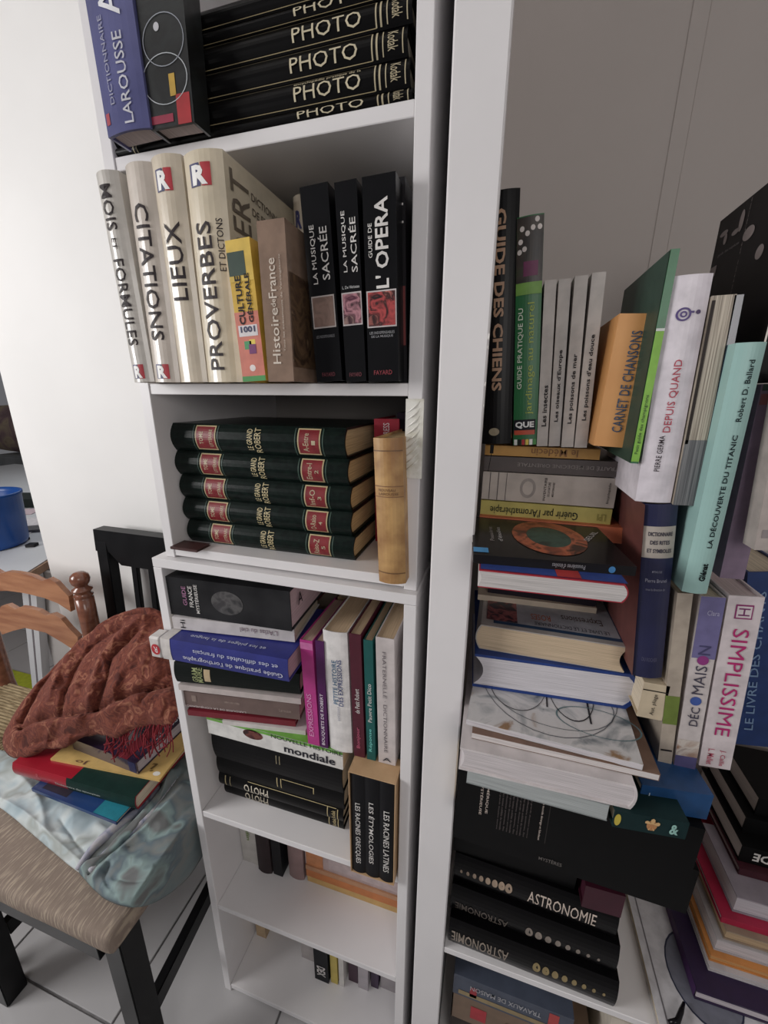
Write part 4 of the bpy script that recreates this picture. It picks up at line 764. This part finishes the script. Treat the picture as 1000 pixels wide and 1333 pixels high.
# cushion with soft rounded edges
SM = bpy.data.materials.new('ribbed_upholstery'); SM.use_nodes = True; nt = SM.node_tree; pb_ = nt.nodes['Principled BSDF']; pb_.inputs['Roughness'].default_value = 0.95; pb_.inputs['Specular IOR Level'].default_value = 0.1
tc = nt.nodes.new('ShaderNodeTexCoord'); mp = nt.nodes.new('ShaderNodeMapping'); mp.inputs['Scale'].default_value = (280, 34, 34); nz = nt.nodes.new('ShaderNodeTexNoise'); nz.inputs['Scale'].default_value = 1.0; nz.inputs['Detail'].default_value = 3
nt.links.new(tc.outputs['Object'], mp.inputs[0]); nt.links.new(mp.outputs[0], nz.inputs['Vector']); cr = nt.nodes.new('ShaderNodeValToRGB')
cr.color_ramp.elements[0].position = 0.50; cr.color_ramp.elements[0].color = lin((138, 122, 110)); cr.color_ramp.elements[1].position = 0.66; cr.color_ramp.elements[1].color = lin((170, 154, 136))
nt.links.new(nz.outputs[0], cr.inputs[0]); nt.links.new(cr.outputs[0], pb_.inputs['Base Color']); bp = nt.nodes.new('ShaderNodeBump'); bp.inputs['Strength'].default_value = 0.6; bp.inputs['Distance'].default_value = 0.002
nt.links.new(nz.outputs[0], bp.inputs['Height']); nt.links.new(bp.outputs[0], pb_.inputs['Normal'])


# ------------------------------------------------------------------ soft things (remeshed cloth lumps)
def cloth(name, build, voxel, m, noise, root=None, smooth=4, flat=None):
    bm = bmesh.new(); build(bm); me = bpy.data.meshes.new(name); bm.to_mesh(me); bm.free()
    o = bpy.data.objects.new(name, me); COL.objects.link(o)
    md = o.modifiers.new('r', 'REMESH'); md.mode = 'VOXEL'; md.voxel_size = voxel
    sm = o.modifiers.new('s', 'SMOOTH'); sm.iterations = smooth; sm.factor = 0.5
    for i, (sc_, st_) in enumerate(noise):
        tx = bpy.data.textures.new(name, 'CLOUDS'); tx.noise_scale = sc_; tx.noise_depth = 3
        dm = o.modifiers.new('d%d' % i, 'DISPLACE'); dm.texture = tx; dm.strength = st_; dm.texture_coords = 'GLOBAL'
    dg = bpy.context.evaluated_depsgraph_get(); m2 = bpy.data.meshes.new_from_object(o.evaluated_get(dg))
    bpy.data.objects.remove(o); bpy.data.meshes.remove(me)
    for p in m2.polygons: p.use_smooth = True
    if flat is not None:
        for v in m2.vertices:
            if v.co.z < flat: v.co.z = flat
    m2.materials.clear(); m2.name = name
    return link(name, m2, root, m)


def ell(bm, c, r, rot=None):
    M = Matrix.Translation(c) @ (rot or Matrix.Identity(4)) @ Matrix.Diagonal((r[0], r[1], r[2], 1))
    bmesh.ops.create_icosphere(bm, subdivisions=4, radius=1, matrix=M)


def spline(pts, n=8):
    out = []; pts = [Vector(p) for p in pts]
    for i in range(len(pts)-1):
        p0 = pts[max(i-1, 0)]; p1 = pts[i]; p2 = pts[i+1]; p3 = pts[min(i+2, len(pts)-1)]
        for k in range(n):
            t = k/n; out.append(0.5*((2*p1) + (p2-p0)*t + (2*p0-5*p1+4*p2-p3)*t*t + (3*p1-p0-3*p2+p3)*t**3))
    out.append(pts[-1]); return out


def catmull_loop(pts, n):
    out = []; m_ = len(pts)
    for i in range(m_):
        p0, p1, p2, p3 = [Vector(pts[(i+k) % m_]) for k in (-1, 0, 1, 2)]
        for k in range(n):
            t = k/n; out.append(0.5*((2*p1) + (p2-p0)*t + (2*p0-5*p1+4*p2-p3)*t*t + (3*p1-p0-3*p2+p3)*t**3))
    return out


def segdist(p, line):
    b_ = 1e9
    for a, c in zip(line, line[1:]):
        d = c-a; t = max(0, min(1, (p-a).dot(d)/d.length_squared)); b_ = min(b_, (p-(a+d*t)).length)
    return b_


from mathutils import noise as mn
def drape(name, outline, centre, base, dome, folds, m, parent=None, rings=46, per=10, nz_=0.006, nsc=14, edge=0.012, upn=(0, 0, 0.6)):
    """a cloth heap: closed mesh domed over its outline and creased along the fold lines"""
    loop = catmull_loop(outline, per); c = Vector(centre); bm = bmesh.new(); rows = []
    fl_ = [([Vector(q) for q in spline([(x, y, 0) for x, y in ln], 5)], w_, h_) for ln, w_, h_ in folds]
    for r in range(1, rings+1):
        t = r/rings; t = 1-(1-t)**1.25; row = []
        for o in loop:
            q = c.to_3d() + (o.to_3d()-c.to_3d())*t
            b_ = base(q.x, q.y); n = ((Vector((0, 0, H0))-b_).normalized() + Vector(upn)).normalized()
            h = dome*(1-t**3)**0.6 if t < 1 else 0
            for ln, w_, h_ in fl_:
                d = segdist(q, ln)
                if d < 3*w_: h += h_*(math.exp(-(d/w_)**1.4) if h_ > 0 else math.exp(-(d/w_)**1.15*1.3))*(1 if t < 0.9 else (1-t)/0.1*0.8+0.2)
            h += nz_*0.7*mn.noise(b_*nsc) + nz_*1.1*(0.35-abs(mn.noise(b_*nsc*0.8+Vector((3, 1, 7))))) + nz_*0.5*(0.3-abs(mn.noise(b_*nsc*2.3))) + edge*(1-t)**0.3
            row.append(bm.verts.new(b_ + n*h))
        rows.append(row)
    k = len(loop); b_ = base(c.x, c.y); mid = bm.verts.new(sum((v.co for v in rows[0]), Vector())/k)
    for i in range(k): bm.faces.new((mid, rows[0][i], rows[0][(i+1) % k]))
    for a, b in zip(rows, rows[1:]):
        for i in range(k): bm.faces.new((a[i], b[i], b[(i+1) % k], a[(i+1) % k]))
    low = [bm.verts.new(v.co + (c3-v.co)*0.12 + Vector((0, 0.004, -0.006))) for v in rows[-1] for c3 in (mid.co,)]
    for i in range(k): bm.faces.new((rows[-1][i], low[i], low[(i+1) % k], rows[-1][(i+1) % k]))
    bm.faces.new(low)
    return link(name, fin(bm, name, True), parent, m)


def seatb(bm): bm_box(bm, -1.014, -0.548, 0.283, 0.715, -0.908+H0, SEATZ+H0+0.001)
seat = cloth('seat', seatb, 0.008, SM, [(0.2, 0.004)], smooth=9)
seat.data.transform(Matrix.Translation(-co)); seat.parent = ch
BAG = mix_mat('pale_print_cloth', [(112, 134, 144), (146, 164, 172), (170, 186, 192), (192, 200, 200), (160, 166, 162), (176, 190, 194), (140, 150, 150)], 8, rough=0.9, warp=0.4, bump=0.1, detail=3)
BAG2 = mix_mat('grey_teal_print_cloth', [(70, 84, 92), (104, 116, 118), (112, 126, 128), (122, 126, 124), (96, 112, 120), (134, 156, 154), (110, 112, 112)], 9, rough=0.9, warp=0.5, bump=0.1, detail=3)
bag = empty('tote_bag', Pz(80, 1060, -0.858), 'crumpled pale blue and teal printed cloth bag spread on the black chair seat', 'bag')
def zb_map(u, v): return Pz(u, v, -0.858)
pn = drape('bag_panel', [(-70, 990), (-20, 975), (40, 985), (120, 1000), (190, 1005), (225, 1000), (205, 1045), (160, 1092), (125, 1140), (104, 1137), (70, 1110), (35, 1080), (0, 1052), (-50, 1025)], (80, 1045), zb_map, 0.014,
           [([(-20, 1030), (35, 1062), (75, 1098), (110, 1128)], 5, 0.006), ([(20, 1005), (50, 1040), (60, 1080)], 6, 0.006), ([(80, 1070), (100, 1100), (120, 1120)], 5, -0.006), ([(130, 1080), (150, 1085), (185, 1050)], 6, 0.008), ([(60, 1085), (90, 1090)], 6, 0.005)], BAG, bag, nz_=0.007, nsc=16, edge=0.004)
def bb_map(u, v):
    p = Pz(u, v, -0.852); return p if p.x < -0.545 else ray(u, v)*(-0.545/ray(u, v).x) + Vector((0, 0, H0))
bd = drape('bag_body', [(103, 1132), (128, 1118), (160, 1084), (190, 1052), (214, 1022), (232, 985), (248, 985), (258, 1020), (266, 1060), (268, 1100), (258, 1124), (240, 1148), (215, 1168), (190, 1180), (165, 1181), (142, 1174), (126, 1162), (112, 1147)], (190, 1105), bb_map, 0.034,
           [([(106, 1134), (150, 1098), (190, 1056), (225, 1010)], 4.5, 0.012), ([(116, 1141), (158, 1106), (196, 1066), (236, 1012)], 3, -0.014), ([(122, 1148), (160, 1112), (200, 1076), (240, 1030)], 4, 0.010), ([(140, 1140), (150, 1120), (185, 1085)], 4, -0.007), ([(150, 1165), (200, 1150), (250, 1110)], 8, 0.006),
            ([(142, 1130), (138, 1150), (150, 1168)], 4, -0.008), ([(205, 1135), (240, 1122), (262, 1100)], 3, -0.005), ([(170, 1110), (215, 1090), (250, 1050)], 5, -0.006), ([(150, 1150), (185, 1155), (225, 1140)], 4, -0.006)], BAG2, bag, nz_=0.010, nsc=13)
HEM = mix_mat('lavender_hem', [(120, 128, 150), (166, 166, 184), (186, 182, 186), (150, 150, 160)], 30, rough=0.9)
hems = []
for ln, zz_ in (([(101, 1131), (118, 1108), (138, 1088), (165, 1066), (190, 1048), (207, 1024)], -0.843), ([(117, 1134), (128, 1122), (152, 1100), (178, 1078), (196, 1062), (220, 1030), (236, 1002)], -0.833)):
    bm = bmesh.new(); q = spline([Pz(u, v, zz_) for u, v in ln], 6); n = len(q)
    tube_bm(bm, q, [0.0085*(0.5+0.6*math.sin(math.pi*(i+1)/(n+1))) for i in range(n)], 8); hems.append(link('folded_hem', fin(bm, 'hem', True), bag, HEM))
for q_ in (pn, bd, *hems): q_.data.transform(Matrix.Translation(-bag.location))
# books on the bag
zb_ = -0.826
o, h = lie('glossy dark blue and turquoise book lying under the red and green one', (42, 1030), (152, 1074), (42, 1022), z=zb_, D=0.15, h=0.008, cov=mat((24, 60, 120), 0.3, c2=(18, 48, 100), scale=10), board=0.001,
    decor=[('r', 'top', 0.87, 0.5, 0.26, 0.99, (20, 130, 150)), ('r', 'top', 0.24, 0.3, 0.3, 0.5, (50, 46, 60)), ('r', 'top', 0.3, 0.2, 0.25, 0.08, (150, 130, 130), 0.0009)])
zb_ += h + 0.0004
o, h = lie('thick hardback with red and dark green cover lying on the bag', (19, 1010), (178, 1056), (18, 988), z=zb_, D=0.185, h=0.034, cov=mat((170, 22, 42), 0.3, c2=(156, 18, 36), scale=12), board=0.002, bulge=0.004,
    decor=[('r', 'front', 0.73, 0.5, 0.54, 1.0, (20, 50, 44), 0.0003), ('r', 'top', 0.75, 0.5, 0.5, 0.998, (20, 50, 44), 0.0003), ('t', 'front', 'Dictionnaire des synonymes', 0.55, 0.42, 0.36, 0.22, 0, (190, 200, 190)), ('t', 'front', 'R', 0.22, 0.6, 0.02, 0.3, 0, (200, 90, 100))])
zb_ += h + 0.0004
o, h = lie('orange-yellow magazine sticking out under the dark glossy book', (66, 990), (208, 1018), (66, 984), z=zb_, D=0.20, h=0.005, cov=(216, 176, 100), board=0.0008, decor=[('t', 'top', '?', 0.88, 0.12, 0.05, 0.1, 20, (120, 90, 40)), ('t', 'top', 'Jo', 0.28, 0.03, 0.12, 0.05, 180, (120, 80, 60)), ('e', 'top', 0.94, 0.06, 0.06, 0.05, (235, 230, 220))])
zb_ += h + 0.0004
o, h = lie('dark glossy hardback with red trim lying right under the scarf fringe', (96, 975), (180, 1008), (96, 960), z=zb_, D=0.19, h=0.030, cov=mat((50, 34, 62), 0.18, c2=(40, 26, 50), scale=8, coat=0.7), board=0.002, pg=(190, 180, 186),
    decor=[('r', 'top', 0.8, 0.4, 0.14, 0.8, (130, 20, 40)), ('r', 'front', 0.93, 0.5, 0.1, 0.9, (40, 44, 90)), ('t', 'top', 'CLASSE', 0.93, 0.5, 0.4, 0.07, 90, (210, 210, 220))])
ztop = zb_ + h
# scarf
SC = mix_mat('rust_paisley_weave', [(78, 30, 22), (100, 44, 32), (124, 60, 42), (96, 40, 30), (116, 54, 38), (150, 92, 68), (104, 44, 32)], 38, rough=0.95, warp=0.9, bump=0.25, detail=6)
def PS(u, v, dz=0.0):
    Y = 0.462 + (975-v)/175.0*0.20
    p = P(u, v, Y); p.z += dz; return p
sv = empty('scarf', PS(120, 950), 'rust-red paisley scarf with fringe heaped on the books on the black chair', 'scarf')
cl = drape('scarf_cloth', [(3, 966), (14, 938), (40, 903), (72, 866), (105, 834), (140, 808), (178, 794), (207, 797), (221, 815), (227, 850), (230, 890), (234, 925), (222, 945), (196, 946), (172, 952), (150, 962), (128, 956), (105, 962), (85, 974), (60, 976), (38, 986), (14, 986)], (140, 895), PS, 0.050,
   [([(14, 950), (40, 905), (67, 866), (98, 834), (145, 804), (203, 800)], 7, 0.017), ([(30, 945), (62, 885), (95, 845), (145, 812), (190, 806)], 4.5, -0.029),
    ([(68, 925), (82, 880), (104, 846), (145, 820), (190, 812)], 7, 0.020), ([(82, 935), (96, 890), (120, 852), (160, 826)], 4, -0.023), ([(118, 925), (130, 885), (144, 855), (178, 822)], 6, 0.017),
    ([(128, 930), (142, 895), (150, 865), (182, 830)], 3.5, -0.020), ([(150, 915), (165, 880), (200, 850), (222, 845)], 9, 0.014), ([(185, 925), (205, 895), (228, 875)], 4, -0.014),
    ([(30, 955), (70, 940), (116, 934), (174, 912), (226, 893)], 4.5, -0.035), ([(10, 968), (58, 956), (116, 946), (165, 930), (228, 912)], 6, 0.014), ([(40, 975), (70, 966), (110, 958)], 3.5, -0.017), ([(20, 975), (45, 950), (60, 920)], 5, 0.012),
    ([(100, 905), (118, 912), (140, 900)], 4, 0.009), ([(60, 905), (75, 915), (90, 905)], 4, 0.009), ([(180, 865), (195, 880), (215, 872)], 4, 0.007)], SC, sv, nz_=0.012, nsc=26, rings=64, per=12)
cl.data.transform(Matrix.Translation(-sv.location))
bm = bmesh.new(); random.seed(3)
FR = mat((134, 36, 44), 0.8, 'fringe_yarn', 0.2, c2=(110, 26, 36), scale=60)
for k in range(60):
    u = random.uniform(146, 232); v0 = 950 - (u-146)*0.12 + random.uniform(-4, 4)
    p0 = PS(u, v0, 0.012); ln = random.uniform(0.03, 0.07)
    q = [p0, p0 + Vector((random.uniform(-.006, .006), -0.012, -ln*0.35)), p0 + Vector((random.uniform(-.012, .012), -0.02, -ln*0.7)), p0 + Vector((random.uniform(-.016, .016), -0.026, -ln))]
    tube_bm(bm, [x_-sv.location for x_ in spline(q, 3)], 0.0011, 5)
fo = link('fringe', fin(bm, 'fringe', True), sv, FR); fo['kind'] = 'stuff'

# ------------------------------------------------------------------ wooden ladder-back chair with straw seat
wc = empty('ladder_back_chair', (-1.25, 0.52, FL), 'varnished wooden ladder-back chair with straw seat, left of the black chair', 'chair')
wo = wc.location
WYc = 0.70
pc = P(103, 752, WYc); base = P(118, 815, WYc)
dx = (base.x-pc.x)/(base.z-pc.z)
def post(x, z):
    prof = [(0.0155, -1.36), (0.017, -0.98), (0.0195, -0.93), (0.0175, -0.90), (0.0175, z-0.12), (0.0175, z-0.062), (0.014, z-0.060), (0.0185, z-0.054), (0.0145, z-0.049), (0.0145, z-0.045), (0.019, z-0.039), (0.019, z-0.035), (0.012, z-0.029), (0.012, z-0.025),
            (0.0165, z-0.018), (0.0185, z-0.007), (0.0165, z+0.004), (0.010, z+0.011), (0.002, z+0.0135)]
    return lathe('back_post', [(r_*1.25, z_+H0-wo.z) for r_, z_ in prof], (x-wo.x, WYc-wo.y, 0), HONEYD, wc, 24)
post(pc.x+0.002, pc.z-H0+0.004); xl = P(-4, 850, WYc).x; post(xl, pc.z-H0+0.004)
def railp(top, bot):
    pts = [P(u, v, WYc) for u, v in top + bot[::-1]]; left = []
    pr_ = [(p.x, p.z) for p in pts]
    # the same curve mirrored about the middle of the back, to reach the other post
    mid = (pc.x + xl)/2
    right_top = [(p.x, p.z) for p in (P(u, v, WYc) for u, v in top) if p.x > mid]; right_bot = [(p.x, p.z) for p in (P(u, v, WYc) for u, v in bot) if p.x > mid]
    zt = right_top[0][1]; zb__ = right_bot[0][1]
    poly = [(2*mid-x, z) for x, z in right_top[::-1]] + right_top + right_bot[::-1] + [(2*mid-x, z) for x, z in right_bot]
    prism('ladder_rail', [(x-wo.x, z-wo.z) for x, z in poly], WYc-0.006-wo.y, WYc+0.007-wo.y, HONEY, wc)
railp([(0, 750), (15, 747), (33, 746), (45, 749), (57, 755), (66, 752), (75, 757), (83, 766), (92, 775)], [(0, 773), (20, 772), (40, 772), (60, 777), (78, 784), (95, 795)])
railp([(0, 796), (20, 792), (42, 791), (53, 794), (62, 800), (71, 798), (82, 804), (92, 816), (104, 828)], [(0, 817), (20, 816), (40, 816), (62, 822), (84, 835), (104, 848)])
WS = -0.905
sx0, sx1, sy0, sy1 = xl-0.02, pc.x-0.02, 0.30, 0.70
STRAW = mat((158, 138, 104), 0.85, 'woven_straw', 0.2, c2=(112, 92, 64), scale=70, bump=0.8, axis='wood')
STRAW2 = mat((150, 130, 98), 0.85, 'woven_straw', 0.2, c2=(104, 86, 60), scale=70, bump=0.8, axis='y')
mx, my = (sx0+sx1)/2, (sy0+sy1)/2
bm = bmesh.new(); N = 22                           # rush cords in four triangular fields
for k in range(N):
    f = (k+0.5)/N
    for a_, b_ in (((sx0+(mx-sx0)*f, sy0+(my-sy0)*f), (sx1-(sx1-mx)*f, sy0+(my-sy0)*f)), ((sx0+(mx-sx0)*f, sy1-(sy1-my)*f), (sx1-(sx1-mx)*f, sy1-(sy1-my)*f)),
                   ((sx0+(mx-sx0)*f, sy0+(my-sy0)*f), (sx0+(mx-sx0)*f, sy1-(sy1-my)*f)), ((sx1-(sx1-mx)*f, sy0+(my-sy0)*f), (sx1-(sx1-mx)*f, sy1-(sy1-my)*f))):
        zc_ = WS + H0 - 0.006*f - wo.z
        tube_bm(bm, [(a_[0]-wo.x, a_[1]-wo.y, zc_), (b_[0]-wo.x, b_[1]-wo.y, zc_)], 0.0052, 6)
so = link('straw_seat', fin(bm, 'straw', True), wc, STRAW); so['kind'] = 'stuff'
box('seat_underside', (sx0+0.004-wo.x, sx1-0.004-wo.x, sy0+0.004-wo.y, sy1-0.004-wo.y, WS-0.03+H0-wo.z, WS-0.006+H0-wo.z), STRAW2, wc)
for x in (sx0+0.015, sx1-0.015):
    lathe('leg', [(0.014, -1.36+H0-wo.z), (0.018, -1.2+H0-wo.z), (0.018, -0.92+H0-wo.z)], (x-wo.x, sy0+0.02-wo.y, 0), HONEY, wc, 16)
    bm = bmesh.new(); tube_bm(bm, [(x-wo.x, sy0+0.03-wo.y, -1.15+H0-wo.z), (x-wo.x, sy1-0.01-wo.y, -1.15+H0-wo.z)], 0.010, 10); link('stretcher', fin(bm, 's', True), wc, HONEY)

# ------------------------------------------------------------------ far room seen past the wall end
TZ = -0.63
tb = empty('desk', (-2.3, 1.6, FL), 'white desk with wood edge and broad white leg, in the room beyond the wall', 'desk')
to = tb.location
WT = mat((206, 206, 208), 0.35, 'white_desk', 0.5, c2=(200, 200, 202), scale=5)
poly = [(-1.60, 0.862), (-1.70, 1.06), (-2.35, 2.55), (-4.3, 2.55), (-4.3, 1.25), (-1.95, 0.80)]
def slab(n, poly, z0, z1, m):
    bm = bmesh.new(); a_ = [bm.verts.new((x-to.x, y-to.y, z0+H0-to.z)) for x, y in poly]; b_ = [bm.verts.new((x-to.x, y-to.y, z1+H0-to.z)) for x, y in poly]
    bm.faces.new(a_[::-1]); bm.faces.new(b_)
    for i in range(len(poly)): bm.faces.new((a_[i], a_[(i+1) % len(poly)], b_[(i+1) % len(poly)], b_[i]))
    return link(n, fin(bm, n), tb, m)
slab('desk_top', poly, TZ-0.004, TZ, WT); slab('edge_band', [(x+0.01 if i < 3 else x, y-0.01 if i in (0, 5) else y) for i, (x, y) in enumerate(poly)], TZ-0.034, TZ-0.0045, mat((196, 154, 124), 0.4, 'beech_edge', c2=(180, 138, 108), scale=20, axis='wood'))
pA = P(31, 775, 0.96); pB = P(49, 775, 0.96); pC = P(44, 897, 0.96); pD = P(58, 897, 0.96)
def ex(p, q, z): t_ = (z-p.z)/(q.z-p.z); return p.x+(q.x-p.x)*t_
zt_, zb2_ = TZ-0.035+H0, FL
prism('desk_leg', [(ex(pA, pC, zt_)-to.x, zt_-to.z), (ex(pB, pD, zt_)-to.x, zt_-to.z), (ex(pB, pD, zb2_)-to.x, zb2_-to.z), (ex(pA, pC, zb2_)-to.x, zb2_-to.z)], 0.955-to.y, 0.985-to.y, WT, tb)
xm_ = (ex(pA, pC, zt_)+ex(pB, pD, zt_))/2+0.002; xn_ = (ex(pA, pC, zb2_)+ex(pB, pD, zb2_))/2+0.002
prism('leg_groove', [(xm_-to.x-0.004, zt_-to.z), (xm_-to.x+0.004, zt_-to.z), (xn_-to.x+0.004, zb2_-to.z), (xn_-to.x-0.004, zb2_-to.z)], 0.9535-to.y, 0.956-to.y, mat((120, 112, 116), 0.6), tb)
slab('desk_side_panel', [(P(50, 790, 0.99).x, 0.99), (-1.40, 0.99), (-1.40, 1.005), (P(50, 790, 0.99).x, 1.005)], -1.36, -0.665, mat((176, 170, 166), 0.6, 'grey_panel', c2=(168, 162, 158), scale=4))
slab('desk_leg', [(-4.2, 2.3), (-4.1, 2.3), (-4.1, 2.4), (-4.2, 2.4)], -1.36, TZ-0.035, WT)
bk = Pz(-14, 714, TZ)
lathe('bucket', [(0.105, 0.001), (0.112, 0.004), (0.118, 0.02), (0.130, 0.215), (0.134, 0.215), (0.134, 0.228), (0.126, 0.228), (0.123, 0.21), (0.110, 0.02)], (bk.x-0.02, bk.y+0.03, TZ+0.001+H0), mat((22, 84, 170), 0.35, 'blue_plastic', c2=(18, 74, 156), scale=6), None, 40)
bo = bpy.data.objects['bucket']; tag(bo, 'large blue plastic tub at the left edge of the white desk', 'tub')
def flat(nm, u, v, sx, sy, h_, m, lab, cat, rz=0.4, z=TZ):
    p = Pz(u, v, z+0.001); o_ = box(nm, (-sx/2, sx/2, -sy/2, sy/2, 0, h_), m); o_.location = p; o_.rotation_euler = (0, 0, rz); return tag(o_, lab, cat)
flat('paper_sheet', 27, 685, 0.22, 0.30, 0.002, mat((214, 206, 208), 0.6), 'white printed sheet lying on the desk beside the blue tub', 'paper', 0.5)
flat('tape_measure_case', 26, 703, 0.07, 0.03, 0.012, mat((26, 16, 22), 0.4), 'small dark case lying on the desk close to the tub', 'case', 0.2)
flat('cable_box', 42, 711, 0.035, 0.03, 0.012, mat((30, 28, 30), 0.4), 'tiny black plug on the desk near the wall end', 'plug', 0.4)
flat('eyeglass_case', 42, 690, 0.12, 0.08, 0.012, mat((96, 92, 96), 0.4), 'grey flat case with a dark spot lying on the desk by the wall end', 'case', 0.6)
flat('pink_card', 22, 667, 0.20, 0.12, 0.003, mat((206, 180, 186), 0.6), 'pinkish card lying behind the white sheet on the desk', 'card', 0.5)
flat('speaker_box', 26, 656, 0.34, 0.16, 0.05, mat((34, 42, 40), 0.4), 'low dark green-black box across the back of the desk', 'box', 0.3)
p = P(10, 650, 2.62)
cab = empty('metal_drawer_cabinet', (-3.75, 2.65, FL), 'grey metal drawer cabinet behind the desk in the far room', 'cabinet'); cz = cab.location
GM = mat((120, 122, 122), 0.4, 'grey_metal', c2=(104, 106, 106), scale=8)
box('body', (-0.9, 0.75, -0.02, 0.4, 0, 0.79), GM, cab)
for i in range(3):
    dw = box('drawer', (-0.88, 0.73, -0.03, -0.0205, 0.1+0.23*i, 0.31+0.23*i), GM, cab, 0.003)
    box('handle', (-0.15, 0.05, -0.045, -0.031, 0.2+0.23*i, 0.215+0.23*i), mat((60, 60, 62), 0.3), dw, 0.002)
bx_ = P(4, 570, 2.5)
o_ = empty('cushion', (-3.8, 2.67, cz.z+0.792), 'mauve-brown cushions piled on the grey cabinet in the far room', 'cushion')
bm = bmesh.new(); ell(bm, Vector((-0.55, 0.12, 0.23)), (1.15, 0.12, 0.23)); ell(bm, Vector((-0.2, 0.16, 0.36)), (0.6, 0.1, 0.15)); link('cushion_body', fin(bm, 'c', True), o_, mix_mat('mauve_cloth', [(110, 84, 86), (140, 112, 112), (170, 150, 120), (120, 92, 94)], 5, rough=0.9))
p = Pz(30, 886, -1.355)
flat('floor_mat', 24, 890, 0.5, 0.12, 0.006, mat((176, 186, 40), 0.6), 'yellow-green mat lying on the tiles under the desk', 'mat', 0.0, -1.359)
